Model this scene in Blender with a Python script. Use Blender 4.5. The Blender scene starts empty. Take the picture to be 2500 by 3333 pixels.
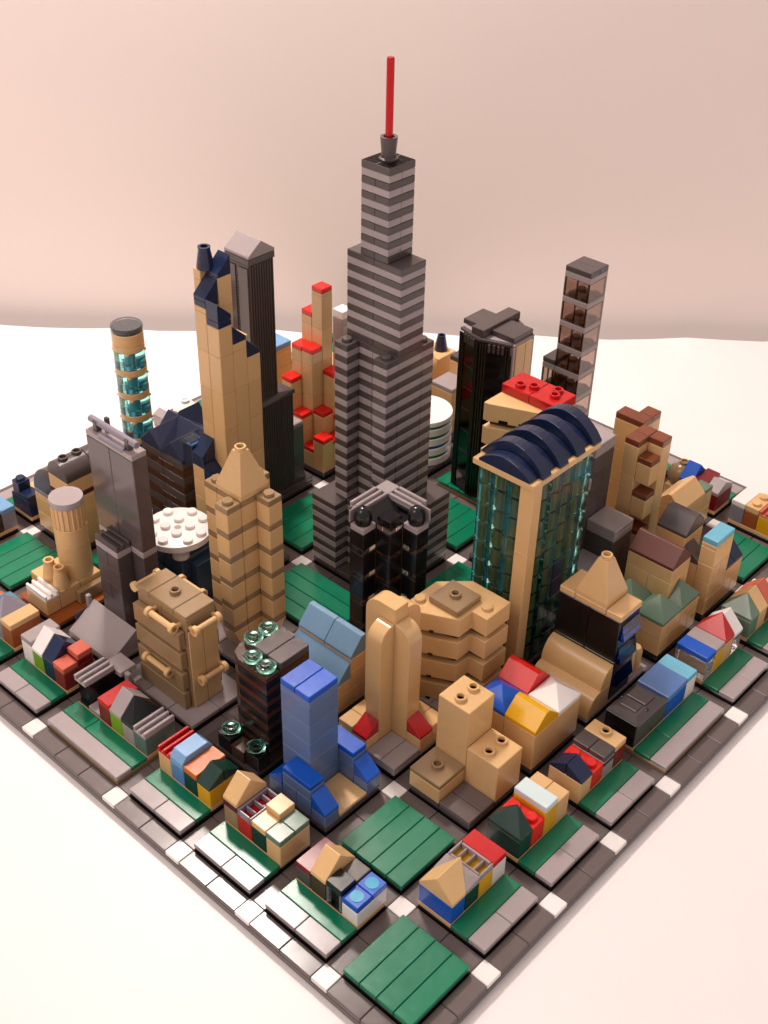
import bpy, bmesh, math, random
from mathutils import Matrix, Vector
random.seed(7)
S = 0.008                       # one stud of the toy brick grid is 8 mm
scene = bpy.context.scene
col = scene.collection

# ------------------------------------------------------------------ camera
cam_d = bpy.data.cameras.new("camera")
cam = bpy.data.objects.new("camera", cam_d); col.objects.link(cam)
Rw = ((0.6763, -0.7364, 0.0196), (0.4187, 0.4061, 0.8123), (-0.6061, -0.5411, 0.5830))
m3 = Matrix(Rw).transposed(); m3.normalize()
cam.matrix_world = Matrix.Translation(Vector((-22.0915, -17.4217, 48.6787)) * S) @ m3.to_4x4()
cam_d.sensor_fit = 'VERTICAL'; cam_d.sensor_height = 24.0; cam_d.lens = 24.0 * 4013.46 / 3333.0
cam_d.clip_start = 0.01; cam_d.clip_end = 20
scene.camera = cam

# ------------------------------------------------------------------ light
world = bpy.data.worlds.new("World"); scene.world = world; world.use_nodes = True
bg = world.node_tree.nodes["Background"]
bg.inputs[0].default_value = (1.0, 0.89, 0.86, 1); bg.inputs[1].default_value = 0.56
def area(name, loc, target, size, power, color):
    d = bpy.data.lights.new(name, 'AREA'); d.shape = 'DISK'; d.size = size; d.energy = power; d.color = color
    o = bpy.data.objects.new(name, d); col.objects.link(o)
    o.location = Vector(loc) * S
    dirv = (Vector(target) - Vector(loc)).normalized()
    o.rotation_euler = dirv.to_track_quat('-Z', 'Y').to_euler()
    return o
area("ceiling_lamp", (34, 56, 80), (46, 52, 0), 0.09, 4.0, (1.0, 0.93, 0.87))
area("room_lamp", (-78, 40, 118), (20, 20, 0), 0.55, 4.0, (1.0, 0.86, 0.79))
scene.view_settings.view_transform = 'Standard'; scene.view_settings.look = 'None'
scene.view_settings.exposure = 0.0; scene.view_settings.gamma = 1.0

# ------------------------------------------------------------------ materials
def lin(c):
    return tuple((v / 12.92 if v <= .04045 else ((v + .055) / 1.055) ** 2.4) for v in (x / 255 for x in c))
MATS = {}
def plastic(name, rgb, rough=.2, trans=0.0, ior=1.5):
    m = bpy.data.materials.new(name); m.use_nodes = True
    nt = m.node_tree; b = nt.nodes["Principled BSDF"]
    c = lin(rgb)
    tc = nt.nodes.new('ShaderNodeTexCoord')
    n = nt.nodes.new('ShaderNodeTexNoise'); n.inputs['Scale'].default_value = 260; n.inputs['Detail'].default_value = 4
    nt.links.new(tc.outputs['Object'], n.inputs['Vector'])
    oi = nt.nodes.new('ShaderNodeObjectInfo')
    if not trans:
        # batch differences from piece to piece plus faint cloudiness of the plastic
        hs = nt.nodes.new('ShaderNodeHueSaturation'); hs.inputs['Color'].default_value = (*c, 1)
        mr = nt.nodes.new('ShaderNodeMapRange'); mr.inputs['To Min'].default_value = .93; mr.inputs['To Max'].default_value = 1.07
        nt.links.new(oi.outputs['Random'], mr.inputs['Value'])
        mx = nt.nodes.new('ShaderNodeMath'); mx.operation = 'MULTIPLY_ADD'; mx.inputs[1].default_value = .10; 
        nt.links.new(n.outputs['Fac'], mx.inputs[0]); nt.links.new(mr.outputs[0], mx.inputs[2])
        sb = nt.nodes.new('ShaderNodeMath'); sb.operation = 'SUBTRACT'; sb.inputs[1].default_value = .05
        nt.links.new(mx.outputs[0], sb.inputs[0]); nt.links.new(sb.outputs[0], hs.inputs['Value'])
        nt.links.new(hs.outputs[0], b.inputs['Base Color'])
    else:
        b.inputs['Base Color'].default_value = (*c, 1)
        b.inputs['Transmission Weight'].default_value = trans
    r = nt.nodes.new('ShaderNodeMapRange'); r.inputs['To Min'].default_value = max(.02, rough - .06); r.inputs['To Max'].default_value = rough + .1
    nt.links.new(n.outputs['Fac'], r.inputs['Value']); nt.links.new(r.outputs[0], b.inputs['Roughness'])
    b.inputs['IOR'].default_value = ior
    if not trans:
        n2 = nt.nodes.new('ShaderNodeTexNoise'); n2.inputs['Scale'].default_value = 90; n2.inputs['Detail'].default_value = 1
        nt.links.new(tc.outputs['Object'], n2.inputs['Vector'])
        bp = nt.nodes.new('ShaderNodeBump'); bp.inputs['Strength'].default_value = .12; bp.inputs['Distance'].default_value = .0004
        nt.links.new(n2.outputs['Fac'], bp.inputs['Height']); nt.links.new(bp.outputs[0], b.inputs['Normal'])
    MATS[name] = m
    return m
for n, rgb in dict(tan=(220,178,124), dtan=(150,122,88), dbley=(80,70,69), bley=(163,150,150), black=(17,16,18), brown=(70,42,30),
        rbrown=(118,62,36), green=(8,118,84), blue=(14,84,190), medblue=(92,128,186), sand=(96,118,160), ltblue=(118,160,200), azure=(110,180,205),
        navy=(24,36,66), red=(190,24,26), bred=(222,30,24), dred=(120,22,30), dgreen=(22,52,44), sage=(104,126,106), lime=(120,160,20),
        yellow=(224,166,20), orange=(206,104,32), dorange=(150,78,36), white=(240,232,228), lav=(140,132,144), salmon=(208,100,80),
        slate=(52,70,92), sgreen=(92,110,104), floor=(104,92,90), maroon=(80,34,40), ice=(205,222,222)).items():
    plastic(n, rgb, .2)
plastic('roofgrain', (28,36,64), .42); plastic('browngrain', (96,50,40), .45); plastic('bluegrain', (112,146,176), .4)
plastic('glossgrey', (92,80,80), .07)
plastic('t_teal', (170,255,245), .05, 1); plastic('t_black', (60,56,56), .08, 1); plastic('t_clear', (240,238,245), .05, .9)
plastic('t_blue', (10,70,190), .08, 1); plastic('t_brown', (205,185,175), .06, 1); plastic('t_red', (220,10,20), .12, .55)
plastic('cyan', (10,150,190), .2)
plastic('t_green', (165,245,220), .06, 1); plastic('t_sky', (90,140,190), .06, 1)

def sheet(name, rgb, rough, scale, amt):
    m = bpy.data.materials.new(name); m.use_nodes = True; nt = m.node_tree; b = nt.nodes["Principled BSDF"]
    tc = nt.nodes.new('ShaderNodeTexCoord'); n = nt.nodes.new('ShaderNodeTexNoise'); n.inputs['Scale'].default_value = scale; n.inputs['Detail'].default_value = 6
    nt.links.new(tc.outputs['Object'], n.inputs['Vector'])
    r = nt.nodes.new('ShaderNodeValToRGB'); c = lin(rgb)
    r.color_ramp.elements[0].color = (*[v * (1 - amt) for v in c], 1); r.color_ramp.elements[1].color = (*c, 1)
    r.color_ramp.elements[0].position = .35; r.color_ramp.elements[1].position = .65
    nt.links.new(n.outputs['Fac'], r.inputs[0]); nt.links.new(r.outputs[0], b.inputs['Base Color'])
    b.inputs['Roughness'].default_value = rough
    bp = nt.nodes.new('ShaderNodeBump'); bp.inputs['Strength'].default_value = .15; bp.inputs['Distance'].default_value = .001
    nt.links.new(n.outputs['Fac'], bp.inputs['Height']); nt.links.new(bp.outputs[0], b.inputs['Normal'])
    MATS[name] = m
sheet('paper', (243,236,234), .45, 6, .03)
sheet('wallpaint', (243,226,218), .9, 5, .03)

# ------------------------------------------------------------------ mesh helpers (stud units)
CACHE = {}
def mesh_from(verts, faces, mat, name, smooth=False):
    me = bpy.data.meshes.new(name)
    me.from_pydata([tuple(c * S for c in v) for v in verts], [], faces)
    bm = bmesh.new(); bm.from_mesh(me); bmesh.ops.recalc_face_normals(bm, faces=bm.faces); bm.to_mesh(me); bm.free()
    if smooth:
        me.polygons.foreach_set('use_smooth', [True] * len(me.polygons))
        me.set_sharp_from_angle(angle=math.radians(38))
    me.materials.append(MATS[mat]); me.update()
    return me
def put(name, me, loc, parent=None, label=None):
    o = bpy.data.objects.new(name, me); col.objects.link(o)
    if parent is not None:
        o.parent = parent
        pl = Vector(parent['_o'])
        o.location = (Vector(loc) - pl) * S
    else:
        o.location = Vector(loc) * S
    o['_o'] = tuple(loc)
    if label: o['label'] = label
    return o
def box_mesh(w, d, h, mat, b=.035):
    key = ('box', round(w, 3), round(d, 3), round(h, 3), mat, b)
    if key in CACHE: return CACHE[key]
    b = min(b, .4 * min(w, d, h)); V = []; idx = {}
    for sx in (-1, 1):
        for sy in (-1, 1):
            for sz in (0, 1):
                X, Y, Z = sx * w / 2, sy * d / 2, h * sz
                zi = b if sz == 0 else -b
                idx[(sx, sy, sz, 'x')] = len(V); V.append((X, Y - sy * b, Z + zi))
                idx[(sx, sy, sz, 'y')] = len(V); V.append((X - sx * b, Y, Z + zi))
                idx[(sx, sy, sz, 'z')] = len(V); V.append((X - sx * b, Y - sy * b, Z))
    F = []
    g = lambda sx, sy, sz, a: idx[(sx, sy, sz, a)]
    for s in (-1, 1):
        F.append([g(s, -1, 0, 'x'), g(s, 1, 0, 'x'), g(s, 1, 1, 'x'), g(s, -1, 1, 'x')])
        F.append([g(-1, s, 0, 'y'), g(1, s, 0, 'y'), g(1, s, 1, 'y'), g(-1, s, 1, 'y')])
    for z in (0, 1):
        F.append([g(-1, -1, z, 'z'), g(1, -1, z, 'z'), g(1, 1, z, 'z'), g(-1, 1, z, 'z')])
        for s in (-1, 1):
            F.append([g(s, -1, z, 'x'), g(s, 1, z, 'x'), g(s, 1, z, 'z'), g(s, -1, z, 'z')])
            F.append([g(-1, s, z, 'y'), g(1, s, z, 'y'), g(1, s, z, 'z'), g(-1, s, z, 'z')])
    for sx in (-1, 1):
        for sy in (-1, 1):
            F.append([g(sx, sy, 0, 'x'), g(sx, sy, 1, 'x'), g(sx, sy, 1, 'y'), g(sx, sy, 0, 'y')])
            for z in (0, 1): F.append([g(sx, sy, z, 'x'), g(sx, sy, z, 'y'), g(sx, sy, z, 'z')])
    me = mesh_from(V, F, mat, 'brick_' + mat)
    CACHE[key] = me
    return me
GAP = .014
def box(par, name, x0, y0, z0, x1, y1, z1, mat, gap=GAP, label=None):
    me = box_mesh(x1 - x0 - 2 * gap, y1 - y0 - 2 * gap, z1 - z0 - .008, mat)
    return put(name, me, ((x0 + x1) / 2, (y0 + y1) / 2, z0 + .008), par, label)
def lathe_mesh(prof, mat, seg=24, arc=1.0):
    key = ('lathe', tuple(prof), mat, seg)
    if key in CACHE: return CACHE[key]
    V, F = [], []; n = len(prof)
    for i in range(seg):
        a = 2 * math.pi * i / seg
        for r, z in prof: V.append((r * math.cos(a), r * math.sin(a), z))
    for i in range(seg):
        j = (i + 1) % seg
        for k in range(n - 1): F.append([i * n + k, j * n + k, j * n + k + 1, i * n + k + 1])
    if prof[0][0] > 1e-6: F.append([i * n for i in range(seg)][::-1])
    if prof[-1][0] > 1e-6: F.append([i * n + n - 1 for i in range(seg)])
    bm = bmesh.new()
    me = mesh_from(V, F, mat, 'round_' + mat)
    bm.from_mesh(me); bmesh.ops.remove_doubles(bm, verts=bm.verts, dist=1e-7); bmesh.ops.recalc_face_normals(bm, faces=bm.faces); bm.to_mesh(me); bm.free()
    me.polygons.foreach_set('use_smooth', [True] * len(me.polygons)); me.set_sharp_from_angle(angle=math.radians(38))
    CACHE[key] = me
    return me
def lathe(par, name, x, y, z, prof, mat, seg=24, label=None):
    return put(name, lathe_mesh(prof, mat, seg), (x, y, z), par, label)
def stud(par, x, y, z, mat):
    return lathe(par, 'stud', x, y, z, [(.30, -.01), (.30, .17), (.27, .2)], mat, 20)
def hollow(par, x, y, z, mat):
    return lathe(par, 'hollow_stud', x, y, z, [(.31, -.01), (.31, .19), (.29, .21), (.21, .21), (.2, .19), (.2, .0), (0, .0)], mat, 20)
def hull_mesh(pts, mat, key=None, bev=.025):
    if key and key in CACHE: return CACHE[key]
    bm = bmesh.new()
    for p in pts: bm.verts.new(tuple(c * S for c in p))
    bmesh.ops.convex_hull(bm, input=bm.verts)
    bmesh.ops.delete(bm, geom=[v for v in bm.verts if not v.link_faces], context='VERTS')
    bmesh.ops.dissolve_limit(bm, angle_limit=.01, verts=bm.verts, edges=bm.edges)
    if bev: bmesh.ops.bevel(bm, geom=list(bm.edges), offset=bev * S, segments=1, affect='EDGES', profile=.5, clamp_overlap=True)
    bmesh.ops.recalc_face_normals(bm, faces=bm.faces)
    me = bpy.data.meshes.new('solid_' + mat); bm.to_mesh(me); bm.free()
    me.materials.append(MATS[mat])
    if key: CACHE[key] = me
    return me
def hull(par, name, pts, mat, key=None, bev=.025, label=None):
    """pts in world studs"""
    o = pts[0]
    me = hull_mesh([tuple(p[i] - o[i] for i in range(3)) for p in pts], mat, None, bev)
    return put(name, me, o, par, label)
def prism(par, name, poly, z0, z1, mat, bev=.03, label=None):
    """vertical prism over any plan polygon"""
    n = len(poly); cx = sum(p[0] for p in poly) / n; cy = sum(p[1] for p in poly) / n
    bm = bmesh.new()
    vs = [bm.verts.new(((x - cx) * S, (y - cy) * S, 0)) for x, y in poly]
    f = bm.faces.new(vs); r = bmesh.ops.extrude_face_region(bm, geom=[f])
    bmesh.ops.translate(bm, vec=(0, 0, (z1 - z0 - .008) * S), verts=[v for v in r['geom'] if isinstance(v, bmesh.types.BMVert)])
    bmesh.ops.recalc_face_normals(bm, faces=bm.faces)
    if bev: bmesh.ops.bevel(bm, geom=list(bm.edges), offset=bev * S, segments=1, affect='EDGES', profile=.5, clamp_overlap=True)
    me = bpy.data.meshes.new('prism_' + mat); bm.to_mesh(me); bm.free(); me.materials.append(MATS[mat])
    return put(name, me, (cx, cy, z0 + .008), par, label)
def profile(par, name, pts, axis, a0, a1, mat, gap=GAP, bev=.025, smooth=False, label=None):
    """solid whose cross-section pts (horizontal, z) is swept along axis ('x' or 'y') from a0 to a1"""
    a0 += gap; a1 -= gap; L = a1 - a0
    bm = bmesh.new(); h0, z0 = pts[0]
    conv = (lambda h, z, a: (a, h, z)) if axis == 'x' else (lambda h, z, a: (h, a, z))
    vs = [bm.verts.new(tuple(c * S for c in conv(h - h0, z - z0, 0))) for h, z in pts]
    f = bm.faces.new(vs); r = bmesh.ops.extrude_face_region(bm, geom=[f])
    bmesh.ops.translate(bm, vec=tuple(c * S for c in conv(0, 0, L)), verts=[v for v in r['geom'] if isinstance(v, bmesh.types.BMVert)])
    bmesh.ops.recalc_face_normals(bm, faces=bm.faces)
    if bev:
        ed = [e for e in bm.edges if not e.is_manifold or e.calc_face_angle(0) > math.radians(35)]
        bmesh.ops.bevel(bm, geom=ed, offset=bev * S, segments=1, affect='EDGES', profile=.5, clamp_overlap=True)
    me = bpy.data.meshes.new('section_' + mat); bm.to_mesh(me); bm.free()
    if smooth:
        me.polygons.foreach_set('use_smooth', [True] * len(me.polygons)); me.set_sharp_from_angle(angle=math.radians(25))
    me.materials.append(MATS[mat])
    return put(name, me, conv(h0, z0, a0), par, label)
def rod(par, name, p, q, r, mat, seg=14):
    a, b = Vector(p), Vector(q); d = b - a
    key = ('rod', round(d.length, 3), r, mat)
    if key not in CACHE: CACHE[key] = lathe_mesh([(r - .02, 0), (r, .02), (r, round(d.length, 3) - .02), (r - .02, round(d.length, 3))], mat, seg)
    o = put(name, CACHE[key], p, par); o.rotation_euler = d.to_track_quat('Z', 'Y').to_euler()
    return o

def thing(name, label, cat, loc, group=None):
    o = bpy.data.objects.new(name, None); col.objects.link(o)
    o.empty_display_size = .004; o.location = Vector(loc) * S; o['_o'] = tuple(loc)
    o['label'] = label; o['category'] = cat
    if group: o['group'] = group
    return o
def struct(o): o['kind'] = 'structure'; return o
G = .9
BR = 1.2; PL = .4

def grille(par, x0, y0, z0, x1, y1, mat, along, n=3, name='grille_tile'):
    base = box(par, name, x0, y0, z0, x1, y1, z0 + .16, mat)
    if along == 'x':
        w = (y1 - y0) / (2 * n - 1)
        for k in range(n): box(base, 'grille_bar', x0, y0 + 2 * k * w, z0 + .16, x1, y0 + (2 * k + 1) * w, z0 + .4, mat)
    else:
        w = (x1 - x0) / (2 * n - 1)
        for k in range(n): box(base, 'grille_bar', x0 + 2 * k * w, y0, z0 + .16, x0 + (2 * k + 1) * w, y1, z0 + .4, mat)
    return base
def ladder(par, x0, y0, z0, x1, y1, mat, along):
    """frame tile with four cross slots"""
    t = .14
    f = box(par, 'slotted_frame', x0, y0, z0, x1, y0 + t, z0 + .4, mat)
    box(f, 'frame_bar', x0, y1 - t, z0, x1, y1, z0 + .4, mat)
    box(f, 'frame_bar', x0, y0 + t, z0, x0 + t, y1 - t, z0 + .4, mat); box(f, 'frame_bar', x1 - t, y0 + t, z0, x1, y1 - t, z0 + .4, mat)
    for k in range(1, 4):
        if along == 'x': c = x0 + (x1 - x0) * k / 4; box(f, 'frame_bar', c - .06, y0 + t, z0, c + .06, y1 - t, z0 + .38, mat)
        else: c = y0 + (y1 - y0) * k / 4; box(f, 'frame_bar', x0 + t, c - .06, z0, x1 - t, c + .06, z0 + .38, mat)

# ------------------------------------------------------------------ table and wall
def flat(name, pts, z, mat):
    me = mesh_from([(x, y, z) for x, y in pts], [list(range(len(pts)))], mat, name)
    return struct(put(name, me, (0, 0, 0)))
ZT = -.25
wl = Vector((25.94, 69.71)); wr = Vector((70.0, 21.32)); wd = (wr - wl).normalized(); wn = Vector((wd.y, -wd.x))
if wn.dot(Vector((1, 1))) < 0: wn = -wn
A = wl - wd * 160; B = wr + wd * 160
# white paper sheet on the table with a faintly wavy far edge
n = 120; V = []; F = []
for i in range(n + 1):
    e = A.lerp(B, i / n); w = .12 * math.sin(i * 1.7) + .1 * math.sin(i * .53 + 1) + .08 * math.sin(i * 3.1)
    far = e + wn * w; lift = max(0, .30 * math.sin(i * 1.31) * math.sin(i * .37 + 2))
    V.append((far.x, far.y, ZT + lift)); m2 = e - wn * 4; V.append((m2.x, m2.y, ZT)); nr = e - wn * 260; V.append((nr.x, nr.y, ZT))
for i in range(n):
    a = i * 3; F.append([a, a + 1, a + 4, a + 3]); F.append([a + 1, a + 2, a + 5, a + 4])
me = mesh_from(V, F, 'paper', 'tabletop'); struct(put('tabletop', me, (0, 0, 0)))
a2, b2 = A + wn * 2, B + wn * 2
V = [(a2.x, a2.y, -20), (b2.x, b2.y, -20), (b2.x, b2.y, 170), (a2.x, a2.y, 170)]
struct(put('wall', mesh_from(V, [[0, 1, 2, 3]], 'wallpaint', 'wall'), (0, 0, 0)))

# ------------------------------------------------------------------ base, roads, blocks
cells = [(1, 5), (6, 10), (11, 15), (16, 20), (21, 27), (28, 32), (33, 37), (38, 42), (43, 47)]
roads = [0, 5, 10, 15, 20, 27, 32, 37, 42, 47]
base = struct(box(None, 'city_base', 0, 0, ZT + .01, 48, 48, .14, 'floor', gap=0))
rx = struct(box(base, 'road', 0, 0, .14, 48, 1, .15, 'floor', gap=.1))
del rx['kind']
for r in roads:
    for (a, b) in cells:
        for k in range(a, b, 2):
            box(base if (r + k) % 2 == 0 else rx, 'road_tile', k, r, .15, k + 2, r + 1, .4, 'floor')
            box(rx if (r + k) % 2 == 0 else base, 'road_tile', r, k, .15, r + 1, k + 2, .4, 'floor')
for i in roads:
    for j in roads:
        if i + j < 66: box(base, 'crossing_tile', i, j, .15, i + 1, j + 1, .42, 'white')
def block(i, j, mat='black'):
    (x0, x1), (y0, y1) = cells[i], cells[j]
    return struct(box(None, 'block_base', x0, y0, .14, x1, y1, .62, mat, gap=.03))
LT = .9
lawns = {(0, 0): 'x', (1, 1): 'x', (3, 4): 'x', (4, 3): 'y', (4, 5): 'x', (5, 4): 'x', (1, 7): 'x', (7, 1): 'x', (6, 4): 'x', (8, 8): 'x', (5, 5): 'x', (6, 7): 'x', (7, 7): 'x', (2, 6): 'x', (4, 7): 'y', (6, 3): 'y', (7, 3): 'x'}
for i in range(9):
    for j in range(9):
        (x0, x1), (y0, y1) = cells[i], cells[j]
        wide = (i == 0 and j == 4) or (j == 0 and i == 4) or (i, j) == (6, 4)
        bb = block(i, j, 'dtan' if wide else 'black')
        if (i, j) in lawns:
            if (i, j) in ((1, 1), (0, 0), (7, 1), (1, 7), (8, 8)) or lawns[(i, j)] == 'x':
                if (i, j) in ((3, 4),):
                    for x in range(x0, x1): box(bb, 'lawn_tile', x, y0, .62, x + 1, y1, LT, 'green')
                else:
                    for y in range(y0, y1): box(bb, 'lawn_tile', x0, y, .62, x1, y + 1, LT, 'green')
            else:
                for x in range(x0, x1): box(bb, 'lawn_tile', x, y0, .62, x + 1, y1, LT, 'green')
            continue
        if i == 0 and j < 8 or (i == 8 and j < 8):
            xa, xg = (1, 2) if i == 0 else (46, 45)
            sp = [(y0, y1)] if j == 4 else [(y0, y0 + 2), (y0 + 2, y1)]
            for a, b in sp: box(bb, 'paving_tile', xa, a, .62, xa + 1, b, LT, 'bley')
            for a, b in ([(y0, y0 + 4), (y0 + 4, y1)] if j == 4 else [(y0, y1)]): box(bb, 'grass_tile', xg, a, .62, xg + 1, b, LT, 'green')
            xh = 3 if i == 0 else 43
            box(bb, 'foundation_plate', xh, y0, .62, xh + 2, y1, LT, 'tan')
        elif j == 0 or j == 8:
            ya, yg = (1, 2) if j == 0 else (46, 45)
            sp = [(x0, x1)] if i == 4 else [(x0, x0 + 2), (x0 + 2, x1)]
            for a, b in sp: box(bb, 'paving_tile', a, ya, .62, b, ya + 1, LT, 'bley')
            for a, b in ([(x0, x0 + 2), (x0 + 2, x1)] if i == 4 else [(x0, x1)]): box(bb, 'grass_tile', a, yg, .62, b, yg + 1, LT, 'green')
            yh = 3 if j == 0 else 43
            box(bb, 'foundation_plate', x0, yh, .62, x1, yh + 2, LT, 'tan')
        else:
            fm = {(2, 1): 'dbley', (1, 3): 'dbley', (2, 4): 'bley', (1, 4): 'bley', (1, 5): 'bley', (2, 2): 'bley', (4, 4): 'dbley', (3, 2): 'bley', (3, 6): 'dbley', (4, 6): 'dbley', (4, 1): 'bley', (1, 6): 'dorange', (3, 3): 'black', (6, 1): 'black', (5, 1): 'black'}.get((i, j), 'dbley')
            for x in range(x0, x1, 2):
                for y in range(y0, y1, 2): box(bb, 'plaza_tile', x, y, .62, x + 2, y + 2, LT, fm)

# ------------------------------------------------------------------ small row houses
def mapper(side):
    if side == 'L': return lambda a, d: (3 + d, a)          # front left edge, street runs along y
    if side == 'R': return lambda a, d: (a, 3 + d)          # front right edge, street runs along x
    if side == 'FR': return lambda a, d: (45 - d, a)
    if side == 'FL': return lambda a, d: (a, 45 - d)
ROWLAB = {'L': 'row houses along the front left edge', 'R': 'row houses along the front right edge', 'FR': 'row houses along the far right edge', 'FL': 'row houses along the far left edge'}
def house(side, a0, a1, wall, roof, label, wh=BR, rm=None, **k):
    M = mapper(side); ax = 'y' if side in ('L', 'FR') else 'x'
    def bx(par, name, A0, A1, D0, D1, z0, z1, mat):
        p, q = M(A0, D0), M(A1, D1)
        return box(par, name, min(p[0], q[0]), min(p[1], q[1]), z0, max(p[0], q[0]), max(p[1], q[1]), z1, mat)
    c = M((a0 + a1) / 2, 1)
    t = thing('row_house', label, 'toy house', (c[0], c[1], G), ROWLAB[side])
    z = G + wh
    bx(t, 'wall', a0, a1, 0, 2, G, z, wall)
    def P(a, d, zz): q = M(a, d); return (q[0], q[1], zz)
    g = GAP
    if roof == 'tile': bx(t, 'roof_tile', a0, a1, 0, 2, z, z + .38, rm)
    elif roof == 'tiles2': bx(t, 'roof_tile', a0, a1, 0, 1, z, z + .38, rm); bx(t, 'roof_tile', a0, a1, 1, 2, z, z + .38, rm)
    elif roof == 'gable':
        h = k.get('h', 1.2); l = .2
        hull(t, 'roof', [P(a0 + g, 0, z), P(a1 - g, 0, z), P(a0 + g, 2, z), P(a1 - g, 2, z), P(a0 + g, 0, z + l), P(a1 - g, 0, z + l), P(a0 + g, 2, z + l), P(a1 - g, 2, z + l), P(a0 + g, 1, z + h), P(a1 - g, 1, z + h)], rm)
    elif roof == 'hip':      # apex over one long side, at street coordinate k['ap']
        h = k.get('h', 1.2); l = .2; ap = k['ap']
        hull(t, 'roof', [P(a0 + g, 0, z), P(a1 - g, 0, z), P(a0 + g, 2, z), P(a1 - g, 2, z), P(a0 + g, 0, z + l), P(a1 - g, 0, z + l), P(a0 + g, 2, z + l), P(a1 - g, 2, z + l), P(ap + (g if ap == a0 else -g), 1, z + h)], rm)
    elif roof == 'cheese':   # two small wedge pieces back to back
        for d0, d1 in ((0, 1), (2, 1)):
            hull(t, 'roof', [P(a0 + g, d0, z), P(a1 - g, d0, z), P(a0 + g, d1 - .02 * (d1 - d0), z), P(a1 - g, d1 - .02 * (d1 - d0), z), P(a0 + g, d0, z + .15), P(a1 - g, d0, z + .15), P(a0 + g, d1 - .02 * (d1 - d0), z + .8), P(a1 - g, d1 - .02 * (d1 - d0), z + .8)], rm)
    elif roof == 'grille':
        p, q = M(a0, 0), M(a1, 2); grille(t, min(p[0], q[0]), min(p[1], q[1]), z, max(p[0], q[0]), max(p[1], q[1]), rm, 'x' if ax == 'y' else 'y')
    elif roof == 'ladder':
        p, q = M(a0, 0), M(a1, 2); ladder(t, min(p[0], q[0]), min(p[1], q[1]), z, max(p[0], q[0]), max(p[1], q[1]), rm, 'x' if ax == 'y' else 'y')
    elif roof == 'studs':
        for d in (.5, 1.5): q = M((a0 + a1) / 2, d); stud(t, q[0], q[1], z, rm)
    return t, M, bx, P, z

L = lambda *a, **k: house('L', *a, **k)
R = lambda *a, **k: house('R', *a, **k)
# block nearest the front corner, left edge
t, M, bx, P, z = L(6, 7, 'white', None, 'white toy house topped by two translucent blue plates with glowing cyan studs', wh=.9)
for d in (0, 1):
    pl = bx(t, 'translucent_plate', 6, 7, d, d + 1, z + .02, z + .40, 'blue'); q = M(6.5, d + .5)
    lathe(pl, 'cyan_stud', q[0], q[1], z + .40, [(.33, 0), (.33, .02)], 'cyan', 16)
t, M, bx, P, z = L(7, 8, 't_black', None, 'smoky black toy house with glassy corner rods, next to the blue topped white house', wh=.1)
bx(t, 'wall', 7, 8, .25, 2, G + .1, z + 1.1, 'black'); bx(t, 'glass_rod', 7, 7.2, 0, .22, G + .1, z + 1.1, 't_clear'); bx(t, 'glass_rod', 7.8, 8, 0, .22, G + .1, z + 1.1, 't_clear')
bx(t, 'roof_tile', 7, 8, 0, 1, z + 1.1, z + 1.5, 'black'); bx(t, 'roof_tile', 7, 8, 1, 2, z + 1.1, z + 1.3, 'dbley')
L(8, 9, 'brown', 'gable', 'dark brown toy house with tan gable roof on the frontmost left row', rm='tan')
L(9, 10, 'dbley', 'tile', 'grey toy house with flat dark red tile roof behind the tan gable', rm='dred', wh=.85)
# second block
L(11, 12, 'tan', 'tiles2', 'tan toy house with two flat sage green roof tiles', rm='sage')
t, M, bx, P, z = L(12, 13, 'dgreen', None, 'dark green toy house carrying two square tan tiles, the inner one raised')
bx(t, 'roof_tile', 12, 13, 0, 1, z, z + .38, 'tan'); bx(t, 'wall', 12, 13, 1, 2, z, z + .35, 'tan'); bx(t, 'roof_tile', 12, 13, .95, 2, z + .35, z + .75, 'tan')
L(13, 14, 'red', 'ladder', 'red toy house under a mauve grey slotted frame', rm='lav')
t, M, bx, P, z = L(14, 15, 'dtan', 'gable', 'tall olive brown toy house with plum band and tan gable roof', wh=1.6, rm='tan')
bx(t, 'band_plate', 14, 15, -.02, 2.02, z - .4, z - .02, 'maroon')
# third block
L(16, 17, 'yellow', 'cheese', 'yellow toy house with low dark green wedge roof', rm='dgreen')
L(17, 18, 'dgreen', 'tile', 'dark green toy house with flat orange tile roof', rm='orange')
t, M, bx, P, z = L(18, 19, 'medblue', None, 'light blue toy house, taller than its neighbours, with chamfered top')
hull(t, 'roof', [P(18.02, 0, z), P(18.98, 0, z), P(18.02, 2, z), P(18.98, 2, z), P(18.02, 0, z + .4), P(18.98, 0, z + .4), P(18.02, 2, z + .4), P(18.98, 2, z + .4), P(18.02, .3, z + .78), P(18.98, .3, z + .78), P(18.02, 1.7, z + .78), P(18.98, 1.7, z + .78)], 'ltblue')
L(19, 20, 'tan', 'grille', 'tan toy house with dark red grille roof', rm='red')
# long block
L(21, 22, 'sgreen', 'grille', 'grey green toy house with pale grey grille roof', rm='bley')
L(22, 23, 'bley', 'hip', 'grey toy house with black hipped roof, between pale grille and pale gable', rm='black', ap=23)
L(23, 24, 'lime', 'gable', 'lime green toy house with pale grey gable beside the black hipped roof', rm='bley')
L(24, 25, 'dred', 'tile', 'dark red toy house with glossy red top on the long left block', rm='red')
t, M, bx, P, z = L(25, 27, 'black', None, 'black toy house with overhanging pale grille and grey tile, by the road gap', wh=.1)
bx(t, 'wall', 26, 27, .2, 2, z, 2.45, 'black'); grille(t, 3, 26, 2.45, 5, 27, 'bley', 'x'); bx(t, 'roof_tile', 25.6, 27, 2, 3.1, 2.1, 2.45, 'bley')
bx(t, 'wall', 26, 27, 2, 3, .5, 2.1, 'black'); bx(t, 'doorstep', 25, 26, 0, 1, G, 1.2, 'bley')
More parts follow.
